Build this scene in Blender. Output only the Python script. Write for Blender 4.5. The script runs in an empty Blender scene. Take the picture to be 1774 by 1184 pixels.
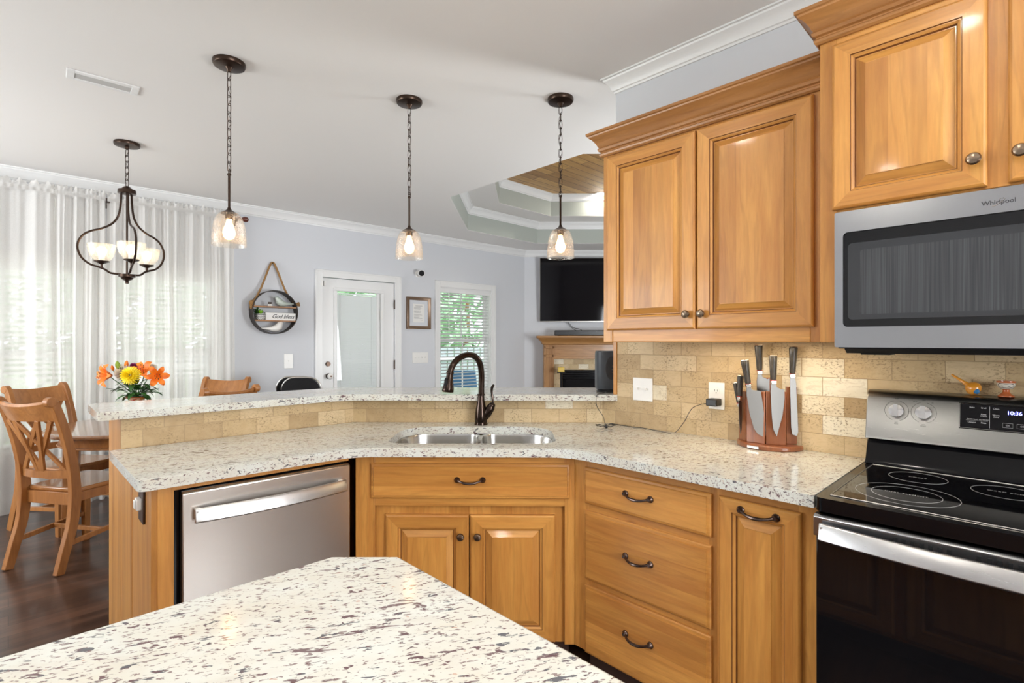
import bpy, bmesh, math, random
from mathutils import Vector, Matrix
random.seed(7)
R = math.radians
# ------------------------------------------------------------------ camera, world, large lights
sc = bpy.context.scene
C = sc.collection
F, CX, CY, H = 895.0, 887.0, 592.0, 1.375          # focal length in px (1774 wide), principal point, eye height
EX = (0.69805, -0.71605); EY = (0.71605, 0.69805)   # camera right / forward expressed per kitchen axis
CAM_ROT = math.atan2(0.71605, 0.69805)              # yaw of the camera frame in the kitchen frame
FZ = -0.06                                          # finished floor
ZC = 2.84                                           # flat ceiling
cam = bpy.data.cameras.new('camera'); cam_o = bpy.data.objects.new('camera', cam); C.objects.link(cam_o)
cam.sensor_width = 36.0; cam.lens = 36.0 * F / 1774.0; cam.clip_start = 0.02; cam.clip_end = 300
cam_o.location = (0, 0, H); cam_o.rotation_euler = (R(90), 0, CAM_ROT)
sc.camera = cam_o
sc.view_settings.view_transform = 'Standard'; sc.view_settings.look = 'None'
sc.view_settings.exposure = 0.55; sc.view_settings.gamma = 1.0
sc.view_settings.use_curve_mapping = False
w = bpy.data.worlds.new('sky'); sc.world = w; w.use_nodes = True
bg = w.node_tree.nodes['Background']; bg.inputs[0].default_value = (0.82, 0.93, 1.0, 1); bg.inputs[1].default_value = 2.2

def area(name, loc, rot, sx, sy, power, col=(1, 1, 1), shape='RECTANGLE'):
    l = bpy.data.lights.new(name, 'AREA'); l.shape = shape; l.size = sx
    if shape in ('RECTANGLE', 'ELLIPSE'): l.size_y = sy
    l.energy = power; l.color = col
    o = bpy.data.objects.new(name, l); o.location = loc; o.rotation_euler = rot; C.objects.link(o); return o
def point(name, loc, power, col, r=0.03):
    l = bpy.data.lights.new(name, 'POINT'); l.energy = power; l.color = col; l.shadow_soft_size = r
    o = bpy.data.objects.new(name, l); o.location = loc; C.objects.link(o); return o
# added fill at invented rear, side and living room windows, then dining window daylight
area('rear_fill_light', (2.97, 1.0, 1.6), (R(115), 0, R(90)), 2.3, 1.55, 105, (0.97, 0.98, 1.0))
area('side_fill_light', (-4.4, -2.97, 1.6), (R(118), 0, 0), 2.3, 1.55, 80, (0.97, 0.98, 1.0))
area('living_fill_light', (-0.75, 4.45, 1.45), (R(100), 0, R(90)), 1.0, 1.9, 110, (0.95, 0.98, 1.0))  # wall behind it has no window; added to light the living room
area('daylight_dining_window_left', (-6.33, 0.09, 1.25), (R(90), 0, R(-92.1)), 0.74, 1.55, 7, (0.95, 0.99, 1.0))
area('daylight_dining_window_right', (-6.29, 1.11, 1.25), (R(90), 0, R(-92.1)), 0.82, 1.55, 8, (0.95, 0.99, 1.0))
sun = bpy.data.lights.new('sun', 'SUN'); sun.energy = 1.0; sun.angle = R(3); sun.color = (1, 0.95, 0.85)
sun_o = bpy.data.objects.new('sun', sun); sun_o.rotation_euler = (R(38), R(-12), R(60)); C.objects.link(sun_o)

# ------------------------------------------------------------------ coordinate helpers
def K(X, Y): return (0.69805 * X - 0.71605 * Y, 0.71605 * X + 0.69805 * Y)   # camera ground coords -> kitchen
def gz(px, py, z):                                    # ground point at height z seen at a photo position
    Y = (H - z) * F / (py - CY); return K((px - CX) / F * Y, Y)
TILT = 0.0371; WX0 = -6.067
def FW(px, py, d=0.0):                                # point on the far wall (d = distance in front) -> (s, z)
    r = (px - CX) / F; u = 0.69805 * r - 0.71605; v = 0.71605 * r + 0.69805
    Y = (WX0 + d) / (u - TILT * v)
    return (v * Y, H + (CY - py) / F * Y)
def RW(px, py, y):                                    # point on a plane y = const
    r = (px - CX) / F; u = 0.69805 * r - 0.71605; v = 0.71605 * r + 0.69805
    Y = y / v; return (u * Y, H + (CY - py) / F * Y)

# ------------------------------------------------------------------ materials
def mat(name, col=(0.8, 0.8, 0.8), rough=0.5, metal=0.0, spec=0.5, coat=0.0, emit=None, es=0.0):
    m = bpy.data.materials.new(name); m.use_nodes = True
    b = m.node_tree.nodes['Principled BSDF']
    b.inputs['Base Color'].default_value = (*col, 1); b.inputs['Roughness'].default_value = rough
    b.inputs['Metallic'].default_value = metal; b.inputs['Specular IOR Level'].default_value = spec
    b.inputs['Coat Weight'].default_value = coat; b.inputs['Coat Roughness'].default_value = 0.08
    if emit: b.inputs['Emission Color'].default_value = (*emit, 1); b.inputs['Emission Strength'].default_value = es
    return m
class NT:
    def __init__(s, m): s.m = m; s.t = m.node_tree; s.b = s.t.nodes.get('Principled BSDF')
    def n(s, typ, **kw):
        nd = s.t.nodes.new(typ)
        for k, v in kw.items():
            if k in nd.inputs: nd.inputs[k].default_value = v
            else: setattr(nd, k, v)
        return nd
    def l(s, a, b): s.t.links.new(a, b)
    def ramp(s, fac, stops, interp='LINEAR'):
        r = s.n('ShaderNodeValToRGB'); cr = r.color_ramp; cr.interpolation = interp
        while len(cr.elements) < len(stops): cr.elements.new(0.5)
        for e, (p, c) in zip(cr.elements, stops):
            e.position = p; e.color = (c, c, c, 1) if not isinstance(c, tuple) else (*c, 1)
        s.l(fac, r.inputs[0]); return r.outputs[0]
    def mix(s, f, a, b, mode='MIX'):
        x = s.n('ShaderNodeMix', data_type='RGBA', blend_type=mode)
        for sock, v in ((x.inputs[0], f), (x.inputs[6], a), (x.inputs[7], b)):
            if isinstance(v, (int, float)): sock.default_value = v
            elif isinstance(v, tuple): sock.default_value = (*v, 1)
            else: s.l(v, sock)
        return x.outputs[2]
    def coord(s, which='Object', scale=(1, 1, 1), rot=(0, 0, 0), loc=(0, 0, 0)):
        if which == 'World': o = s.n('ShaderNodeNewGeometry').outputs['Position']
        else: o = s.n('ShaderNodeTexCoord').outputs[which]
        mp = s.n('ShaderNodeMapping'); mp.inputs['Scale'].default_value = scale
        mp.inputs['Rotation'].default_value = rot; mp.inputs['Location'].default_value = loc
        s.l(o, mp.inputs[0]); return mp.outputs[0]
    def noise(s, vec, scale, detail=4, rough=0.5, dist=0.0):
        x = s.n('ShaderNodeTexNoise'); x.inputs['Scale'].default_value = scale; x.inputs['Detail'].default_value = detail
        x.inputs['Roughness'].default_value = rough; x.inputs['Distortion'].default_value = dist
        s.l(vec, x.inputs['Vector']); return x.outputs['Fac']
    def math(s, op, a, b=0.0):
        x = s.n('ShaderNodeMath', operation=op)
        for i, v in enumerate((a, b)):
            if isinstance(v, (int, float)): x.inputs[i].default_value = v
            else: s.l(v, x.inputs[i])
        return x.outputs[0]
    def bump(s, h, strength=0.3, dist=0.002):
        x = s.n('ShaderNodeBump'); x.inputs['Strength'].default_value = strength; x.inputs['Distance'].default_value = dist
        s.l(h, x.inputs['Height']); s.l(x.outputs[0], s.b.inputs['Normal']); return x
    def col(s, c): s.l(c, s.b.inputs['Base Color'])

def wood(name, axis, c_lo, c_hi, board=0.095, rough=0.38, knots=True, coat=0.12, coord='Object', amt=1.0, dark=(0.25, 0.09, 0.02)):
    """planed wood with grain along one axis ('x','y','z'), edge-glued boards and a few knots"""
    m = mat(name, c_hi, rough, coat=coat); t = NT(m)
    st = {'x': (0.09, 1, 1), 'y': (1, 0.09, 1), 'z': (1, 1, 0.09)}[axis]
    info = t.n('ShaderNodeObjectInfo')
    v0 = t.coord(coord, (1, 1, 1))
    add = t.n('ShaderNodeVectorMath', operation='ADD'); t.l(v0, add.inputs[0])
    sh = t.n('ShaderNodeVectorMath', operation='SCALE'); sh.inputs[0].default_value = (3.1, 5.7, 7.9); t.l(info.outputs['Random'], sh.inputs['Scale'])
    t.l(sh.outputs[0], add.inputs[1]); vv = add.outputs[0]
    # board index
    sep = t.n('ShaderNodeSeparateXYZ'); t.l(vv, sep.inputs[0])
    cross = {'x': 'Z', 'y': 'X', 'z': 'X'}[axis]
    bi = t.math('FLOOR', t.math('DIVIDE', sep.outputs[cross], board))
    wn = t.n('ShaderNodeTexWhiteNoise', noise_dimensions='1D'); t.l(bi, wn.inputs['W'])
    off = t.n('ShaderNodeVectorMath', operation='SCALE'); t.l(wn.outputs['Color'], off.inputs[0]); off.inputs['Scale'].default_value = 9.0
    add2 = t.n('ShaderNodeVectorMath', operation='ADD'); t.l(vv, add2.inputs[0]); t.l(off.outputs[0], add2.inputs[1])
    mp = t.n('ShaderNodeMapping'); mp.inputs['Scale'].default_value = st; t.l(add2.outputs[0], mp.inputs[0]); g = mp.outputs[0]
    big = t.noise(g, 6.0, 3, 0.55, 0.7)
    ringw = t.math('SINE', t.math('MULTIPLY', big, 55.0))
    ring = t.ramp(ringw, [(0.0, 0.0), (0.55, 0.0), (1.0, 1.0)])
    fine = t.noise(g, 130.0, 5, 0.6)
    mid = t.noise(g, 22.0, 4, 0.6, 0.3)
    c = t.mix(t.ramp(mid, [(0.3, 0.0), (0.72, 1.0)]), c_lo, c_hi)
    c = t.mix(t.math('MULTIPLY', ring, 0.24 * amt), c, tuple(x * 0.62 for x in c_lo))
    c = t.mix(t.ramp(fine, [(0.35, 0.16 * amt), (0.6, 0.0)]), c, tuple(x * 0.5 for x in c_lo))
    bv = t.ramp(wn.outputs['Value'], [(0.0, (0.74, 0.67, 0.58)), (0.5, (0.96, 0.95, 0.93)), (1.0, (1.08, 1.09, 1.12))])
    c = t.mix(0.75, c, bv, 'MULTIPLY')
    if knots:
        vo = t.n('ShaderNodeTexVoronoi', feature='F1'); vo.inputs['Scale'].default_value = 2.6
        ks = {'x': (0.5, 1, 1), 'y': (1, 0.5, 1), 'z': (1, 1, 0.5)}[axis]
        mk = t.n('ShaderNodeMapping'); mk.inputs['Scale'].default_value = ks; t.l(vv, mk.inputs[0]); t.l(mk.outputs[0], vo.inputs['Vector'])
        k = t.ramp(vo.outputs['Distance'], [(0.0, 1.0), (0.022, 0.85), (0.045, 0.22), (0.16, 0.0)])
        c = t.mix(t.math('MULTIPLY', k, 0.8), c, dark)
    t.col(c)
    h = t.mix(0.5, fine, ring); t.bump(h, 0.06, 0.001)
    return m
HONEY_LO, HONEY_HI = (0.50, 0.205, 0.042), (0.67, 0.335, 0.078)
M = {}
M['wood_z'] = wood('honey_alder_vertical', 'z', HONEY_LO, HONEY_HI)
M['wood_x'] = wood('honey_alder_horizontal', 'x', HONEY_LO, HONEY_HI)
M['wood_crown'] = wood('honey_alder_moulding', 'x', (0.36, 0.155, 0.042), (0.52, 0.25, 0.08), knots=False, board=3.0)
M['mantel_z'] = wood('oak_mantel_vertical', 'z', (0.34, 0.16, 0.05), (0.48, 0.25, 0.09), knots=False)
M['mantel_x'] = wood('oak_mantel_horizontal', 'x', (0.34, 0.16, 0.05), (0.48, 0.25, 0.09), knots=False)
M['chair'] = wood('chestnut_chair_wood', 'z', (0.35, 0.135, 0.034), (0.49, 0.21, 0.06), knots=False, board=2.0, rough=0.38)
M['chair_x'] = wood('chestnut_seat_wood', 'y', (0.34, 0.135, 0.038), (0.46, 0.20, 0.062), knots=False, board=0.12, rough=0.25, coat=0.6)
M['table_top'] = wood('polished_table_wood', 'x', (0.30, 0.14, 0.06), (0.40, 0.20, 0.09), knots=False, board=0.14, rough=0.2, coat=0.8)
M['block'] = wood('mahogany_block', 'z', (0.22, 0.065, 0.022), (0.36, 0.125, 0.045), knots=False, board=0.05, rough=0.3, coat=0.5)
M['shelf_wood'] = wood('brown_shelf_wood', 'y', (0.32, 0.14, 0.04), (0.42, 0.2, 0.07), knots=False)
M['pine'] = wood('pine_ceiling_board', 'x', (0.62, 0.35, 0.10), (0.85, 0.55, 0.21), board=0.13, coat=0.1, rough=0.42, dark=(0.16, 0.06, 0.02))
M['glaze'] = mat('dark_glaze_line', (0.16, 0.055, 0.012), 0.5)
def granite():
    m = mat('speckled_granite', (0.8, 0.77, 0.7), 0.09, spec=0.5); t = NT(m)
    a = t.coord('World', (1, 1, 1), (0, 0, R(-60)))
    def st(sx, sy, sz=1.0, loc=(0, 0, 0)):
        mp = t.n('ShaderNodeMapping'); mp.inputs['Scale'].default_value = (sx, sy, sz); mp.inputs['Location'].default_value = loc
        t.l(a, mp.inputs[0]); return mp.outputs[0]
    soft = t.noise(st(0.6, 1, 1), 9, 4, 0.6, 0.4)
    c = t.mix(t.ramp(soft, [(0.36, 0.0), (0.68, 1.0)]), (0.665, 0.69, 0.65), (0.63, 0.61, 0.53))
    c = t.mix(t.ramp(t.noise(st(0.5, 1, 1, (4, 2, 0)), 26, 4, 0.6), [(0.52, 0.0), (0.72, 0.7)]), c, (0.60, 0.575, 0.52))
    clus = t.ramp(t.noise(st(0.5, 1, 1, (1, 7, 3)), 7, 2, 0.5), [(0.3, 0.0), (0.65, 1.0)])
    f1 = t.noise(st(0.34, 1, 1, (2, 3, 1)), 92, 3, 0.62, 0.5)
    thr = t.math('SUBTRACT', f1, t.math('MULTIPLY', t.math('SUBTRACT', 1.0, clus), 0.055))
    k1 = t.ramp(thr, [(0.578, 0.0), (0.60, 1.0)])
    tone = t.noise(st(1, 1, 1, (9, 1, 4)), 20, 1)
    dark = t.mix(t.ramp(tone, [(0.45, 0.0), (0.55, 1.0)]), (0.095, 0.032, 0.045), (0.06, 0.062, 0.08))
    c = t.mix(t.math('MULTIPLY', k1, 0.9), c, dark)
    f0 = t.noise(st(0.32, 1, 1, (5, 2, 8)), 40, 4, 0.65, 0.6)
    c = t.mix(t.ramp(f0, [(0.645, 0.0), (0.68, 0.85)]), c, (0.11, 0.045, 0.055))
    f2 = t.noise(st(0.45, 1, 1, (7, 8, 2)), 165, 3, 0.6, 0.3)
    c = t.mix(t.ramp(f2, [(0.588, 0.0), (0.625, 0.75)]), c, (0.14, 0.06, 0.065))
    f3 = t.noise(st(0.7, 1, 1, (3, 1, 9)), 75, 2, 0.5)
    c = t.mix(t.ramp(f3, [(0.72, 0.0), (0.75, 0.5)]), c, (0.45, 0.18, 0.10))
    t.col(c); return m
M['granite'] = granite()
def travertine():
    m = mat('tumbled_travertine', (0.6, 0.48, 0.3), 0.55); t = NT(m)
    v = t.coord('Object', (1, 1, 1), (R(-90), 0, 0))     # local x, z -> texture x, y
    nzv = t.n('ShaderNodeTexNoise'); nzv.inputs['Scale'].default_value = 30; t.l(v, nzv.inputs['Vector'])
    wob = t.n('ShaderNodeVectorMath', operation='MULTIPLY_ADD'); t.l(nzv.outputs['Color'], wob.inputs[0]); wob.inputs[1].default_value = (0.003, 0.003, 0); t.l(v, wob.inputs[2])
    b = t.n('ShaderNodeTexBrick'); t.l(wob.outputs[0], b.inputs['Vector'])
    b.offset = 0.5; b.offset_frequency = 2
    b.inputs['Color1'].default_value = (0, 0, 0, 1); b.inputs['Color2'].default_value = (1, 1, 1, 1); b.inputs['Mortar'].default_value = (0.5, 0.5, 0.5, 1)
    b.inputs['Scale'].default_value = 1.0; b.inputs['Mortar Size'].default_value = 0.0014; b.inputs['Mortar Smooth'].default_value = 0.3
    b.inputs['Brick Width'].default_value = 0.157; b.inputs['Row Height'].default_value = 0.0785; b.inputs['Bias'].default_value = 0.0
    tone = t.ramp(b.outputs['Color'], [(0.0, (0.37, 0.25, 0.12)), (0.25, (0.50, 0.36, 0.185)), (0.6, (0.58, 0.43, 0.24)), (0.8, (0.66, 0.53, 0.33)), (0.9, (0.76, 0.69, 0.53)), (1.0, (0.80, 0.75, 0.62))])
    cl = t.noise(v, 16, 5, 0.65, 0.8)
    c = t.mix(t.ramp(cl, [(0.3, 0.0), (0.7, 1.0)]), tone, (0.70, 0.56, 0.36)); c = t.mix(0.75, c, tone)
    vein = t.noise(t.coord('Object', (5, 5, 14)), 4, 6, 0.7, 1.2)
    c = t.mix(t.ramp(vein, [(0.5, 0.0), (0.62, 0.3), (0.7, 0.0)]), c, (0.36, 0.25, 0.12))
    pit = t.noise(t.coord('Object', (1, 1, 1.6)), 95, 4, 0.62, 0.3)
    msk = t.ramp(t.noise(v, 9, 2), [(0.40, 0.0), (0.62, 1.0)])
    p = t.math('MULTIPLY', t.ramp(pit, [(0.558, 0.0), (0.59, 1.0)]), msk)
    c = t.mix(t.math('MULTIPLY', p, 0.75), c, (0.20, 0.13, 0.06))
    c = t.mix(t.math('MULTIPLY', b.outputs['Fac'], 0.9), c, (0.33, 0.23, 0.12))
    t.col(c)
    hh = t.math('SUBTRACT', 1.0, t.math('MAXIMUM', b.outputs['Fac'], t.math('MULTIPLY', p, 0.7)))
    t.bump(hh, 0.5, 0.003); return m
M['tile'] = travertine()
def floor_mat():
    m = mat('dark_plank_floor', (0.1, 0.05, 0.03), 0.28, coat=0.2); t = NT(m)
    v = t.coord('World', (1, 1, 1), (0, 0, R(90)))
    b = t.n('ShaderNodeTexBrick'); t.l(v, b.inputs['Vector']); b.offset = 0.37; b.offset_frequency = 2
    b.inputs['Color1'].default_value = (0, 0, 0, 1); b.inputs['Color2'].default_value = (1, 1, 1, 1); b.inputs['Mortar'].default_value = (0, 0, 0, 1)
    b.inputs['Scale'].default_value = 1.0; b.inputs['Mortar Size'].default_value = 0.0016; b.inputs['Brick Width'].default_value = 1.25; b.inputs['Row Height'].default_value = 0.13
    tone = t.ramp(b.outputs['Color'], [(0.0, (0.040, 0.020, 0.013)), (0.5, (0.075, 0.038, 0.024)), (1.0, (0.125, 0.060, 0.036))])
    g = t.noise(t.coord('World', (1, 0.06, 1)), 45, 6, 0.65, 0.3)
    c = t.mix(t.ramp(g, [(0.3, 0.7), (0.7, 0.0)]), tone, (0.028, 0.014, 0.01))
    c = t.mix(t.ramp(t.noise(t.coord('World', (1, 0.1, 1)), 14, 3), [(0.5, 0.0), (0.75, 0.5)]), c, (0.17, 0.085, 0.05))
    c = t.mix(b.outputs['Fac'], c, (0.012, 0.007, 0.005)); t.col(c); t.bump(t.mix(0.5, g, b.outputs['Fac']), 0.12, 0.001); return m
M['floor'] = floor_mat()
def painted(name, col, rough=0.6, bs=0.04):
    m = mat(name, col, rough, spec=0.3); t = NT(m); t.bump(t.noise(t.coord('World'), 260, 3), bs, 0.001); return m
M['wall'] = painted('pale_grey_wall_paint', (0.645, 0.66, 0.69))
M['ceiling'] = painted('flat_ceiling_paint', (0.84, 0.825, 0.80), 0.8)
M['white'] = painted('white_semi_gloss_trim', (0.80, 0.80, 0.79), 0.3, 0.01)
M['riser'] = painted('grey_green_tray_paint', (0.43, 0.46, 0.42), 0.6)
M['plastic'] = mat('white_plastic', (0.82, 0.81, 0.78), 0.3)
M['plastic_dark'] = mat('black_plastic', (0.02, 0.02, 0.022), 0.35)
M['bronze'] = mat('oil_rubbed_bronze', (0.055, 0.034, 0.024), 0.3, 0.85)
M['bronze_f'] = mat('polished_bronze', (0.040, 0.026, 0.020), 0.16, 0.85)
M['pull'] = mat('antique_iron_pull', (0.10, 0.07, 0.06), 0.25, 0.9)
M['knob'] = mat('pewter_bronze_knob', (0.22, 0.165, 0.12), 0.27, 0.95)
M['black'] = mat('gloss_black_enamel', (0.004, 0.004, 0.005), 0.1, spec=0.25)
M['blackglass'] = mat('black_ceramic_glass', (0.005, 0.005, 0.006), 0.03, spec=0.5)
M['screen'] = mat('black_screen', (0.004, 0.003, 0.004), 0.06, spec=0.25)
M['matte_black'] = mat('matte_black', (0.006, 0.006, 0.007), 0.7, spec=.3)
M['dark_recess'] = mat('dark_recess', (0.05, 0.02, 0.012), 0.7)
M['grey_mesh'] = mat('microwave_window_mesh', (0.10, 0.105, 0.11), 0.25, 0.6)
M['chrome'] = mat('chrome', (0.75, 0.74, 0.72), 0.12, 1.0)
M['gold'] = mat('brass_pin', (0.7, 0.48, 0.2), 0.3, 1.0)
M['red'] = mat('red_liner', (0.6, 0.03, 0.02), 0.4)
M['darkbrown'] = mat('dark_brown_plate', (0.045, 0.022, 0.015), 0.35)
M['led'] = mat('blue_led_digits', (0.1, 0.1, 0.9), 0.5, emit=(0.22, 0.25, 1.0), es=4.0)
M['ink_light'] = mat('pale_print', (0.5, 0.5, 0.5), 0.5)
M['ink'] = mat('dark_print', (0.03, 0.03, 0.035), 0.5)
M['paper'] = mat('paper', (0.80, 0.79, 0.76), 0.8)
def steel(name, axis, col=(0.41, 0.42, 0.44), rough=0.24):
    m = mat(name, col, rough, 1.0); t = NT(m)
    s = {'x': (0.02, 1, 1), 'z': (1, 1, 0.02)}[axis]
    n = t.noise(t.coord('Object', s), 900, 3, 0.6)
    rr = t.n('ShaderNodeMapRange'); t.l(n, rr.inputs[0]); rr.inputs['To Min'].default_value = rough - 0.02; rr.inputs['To Max'].default_value = rough + 0.025
    t.l(rr.outputs[0], t.b.inputs['Roughness']) if axis == 'x' else None; return m
M['steel'] = steel('brushed_steel_horizontal', 'x')
M['steel_z'] = steel('brushed_steel_vertical', 'z', (0.84, 0.79, 0.73), rough=0.27)
M['steel_dark'] = steel('brushed_console_steel', 'x', (0.31, 0.308, 0.30), 0.28)
M['steel_light'] = steel('polished_steel_bar', 'x', (0.56, 0.56, 0.56), 0.28)
M['sinksteel'] = steel('sink_steel', 'x', (0.55, 0.54, 0.52), 0.2)
M['blade'] = mat('knife_blade', (0.18, 0.172, 0.16), 0.36, 1.0)
def pakka():
    m = mat('black_laminated_handle', (0.03, 0.028, 0.026), 0.32); t = NT(m)
    n = t.noise(t.coord('Object', (1, 1, 0.08)), 260, 3, 0.6); t.col(t.ramp(n, [(0.35, (0.012, 0.011, 0.01)), (0.7, (0.09, 0.08, 0.07))])); return m
M['handle'] = pakka()
def sheer():
    m = bpy.data.materials.new('sheer_white_linen'); m.use_nodes = True; t = NT(m)
    for n in list(t.t.nodes): t.t.nodes.remove(n)
    out = t.n('ShaderNodeOutputMaterial'); d = t.n('ShaderNodeBsdfDiffuse'); d.inputs[0].default_value = (0.84, 0.825, 0.79, 1)
    tl = t.n('ShaderNodeBsdfTranslucent'); tl.inputs[0].default_value = (0.86, 0.85, 0.82, 1); tr = t.n('ShaderNodeBsdfTransparent')
    m1 = t.n('ShaderNodeMixShader'); m1.inputs[0].default_value = 0.24; t.l(d.outputs[0], m1.inputs[1]); t.l(tl.outputs[0], m1.inputs[2])
    wv = t.noise(t.coord('World', (1, 1, 1)), 420, 2, 0.5); fac = t.ramp(wv, [(0.35, 0.14), (0.65, 0.27)])
    m2 = t.n('ShaderNodeMixShader'); t.l(fac, m2.inputs[0]); t.l(m1.outputs[0], m2.inputs[1]); t.l(tr.outputs[0], m2.inputs[2]); t.l(m2.outputs[0], out.inputs[0]); return m
M['sheer'] = sheer()
def seeded(name, tint=(1, 0.97, 0.93), base=0.035):
    m = bpy.data.materials.new(name); m.use_nodes = True; t = NT(m)
    for n in list(t.t.nodes): t.t.nodes.remove(n)
    out = t.n('ShaderNodeOutputMaterial'); tr = t.n('ShaderNodeBsdfTransparent'); tr.inputs[0].default_value = (*tint, 1)
    gl = t.n('ShaderNodeBsdfGlossy'); gl.inputs['Roughness'].default_value = 0.06
    df = t.n('ShaderNodeBsdfTranslucent'); df.inputs[0].default_value = (1, 0.96, 0.9, 1)
    lw = t.n('ShaderNodeLayerWeight'); lw.inputs[0].default_value = 0.28
    vo = t.n('ShaderNodeTexVoronoi'); vo.inputs['Scale'].default_value = 170; t.l(t.coord('World'), vo.inputs['Vector'])
    bub = t.ramp(vo.outputs['Distance'], [(0.0, 0.85), (0.26, 0.6), (0.36, base)])
    bp = t.n('ShaderNodeBump'); bp.inputs['Strength'].default_value = 0.6; bp.inputs['Distance'].default_value = 0.002; t.l(vo.outputs['Distance'], bp.inputs['Height']); t.l(bp.outputs[0], gl.inputs['Normal'])
    m0 = t.n('ShaderNodeMixShader'); t.l(bub, m0.inputs[0]); t.l(tr.outputs[0], m0.inputs[1]); t.l(df.outputs[0], m0.inputs[2])
    f = t.math('MULTIPLY', lw.outputs['Facing'], 0.6)
    m1 = t.n('ShaderNodeMixShader'); t.l(f, m1.inputs[0]); t.l(m0.outputs[0], m1.inputs[1]); t.l(gl.outputs[0], m1.inputs[2]); t.l(m1.outputs[0], out.inputs[0]); return m
M['seeded'] = seeded('seeded_glass'); M['seeded_cup'] = seeded('seeded_cup_glass', (1, 0.97, 0.93), 0.16)
def thin_glass(name='window_glass', k=0.035):
    m = bpy.data.materials.new(name); m.use_nodes = True; t = NT(m)
    for n in list(t.t.nodes): t.t.nodes.remove(n)
    out = t.n('ShaderNodeOutputMaterial'); tr = t.n('ShaderNodeBsdfTransparent'); gl = t.n('ShaderNodeBsdfGlossy'); gl.inputs['Roughness'].default_value = 0.02
    mx = t.n('ShaderNodeMixShader'); mx.inputs[0].default_value = k; t.l(tr.outputs[0], mx.inputs[1]); t.l(gl.outputs[0], mx.inputs[2]); t.l(mx.outputs[0], out.inputs[0]); return m
M['glass'] = thin_glass()
M['bulb'] = mat('glowing_bulb', (1, 0.8, 0.5), 0.3, emit=(1.0, 0.56, 0.22), es=7)
M['bulb_w'] = mat('glowing_frosted_bulb', (1, 0.9, 0.7), 0.3, emit=(1.0, 0.84, 0.58), es=9)
M['canlight'] = mat('glowing_can_lens', (1, 1, 1), 0.3, emit=(1.0, 0.95, 0.86), es=16)
def leafy(name, a, b):
    m = mat(name, a, 0.5); t = NT(m); t.col(t.ramp(t.noise(t.coord('Object'), 30, 2), [(0.35, a), (0.65, b)])); return m
M['leaf'] = leafy('dark_green_leaf', (0.012, 0.06, 0.008), (0.04, 0.15, 0.02))
M['petal_o'] = leafy('orange_petal', (0.85, 0.16, 0.01), (0.95, 0.28, 0.02))
M['petal_y'] = mat('yellow_petal', (0.95, 0.72, 0.01), 0.5)
M['petal_w'] = mat('cream_petal', (0.82, 0.72, 0.58), 0.5)
M['petal_p'] = mat('purple_petal', (0.25, 0.01, 0.10), 0.5)
M['bud'] = mat('green_bud', (0.25, 0.35, 0.03), 0.5)
M['tree'] = leafy('tree_foliage', (0.24, 0.44, 0.26), (0.58, 0.78, 0.48))
M['grass'] = leafy('lawn', (0.20, 0.34, 0.10), (0.30, 0.44, 0.16))
M['rope'] = None
def rope():
    m = mat('jute_rope', (0.36, 0.19, 0.06), 0.85); t = NT(m)
    wv = t.n('ShaderNodeTexWave', bands_direction='DIAGONAL'); wv.inputs['Scale'].default_value = 55; t.l(t.coord('Object'), wv.inputs['Vector'])
    t.col(t.mix(wv.outputs['Fac'], (0.22, 0.11, 0.035), (0.45, 0.25, 0.09))); t.bump(wv.outputs['Fac'], 0.6, 0.003); return m
M['rope'] = rope()

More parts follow.
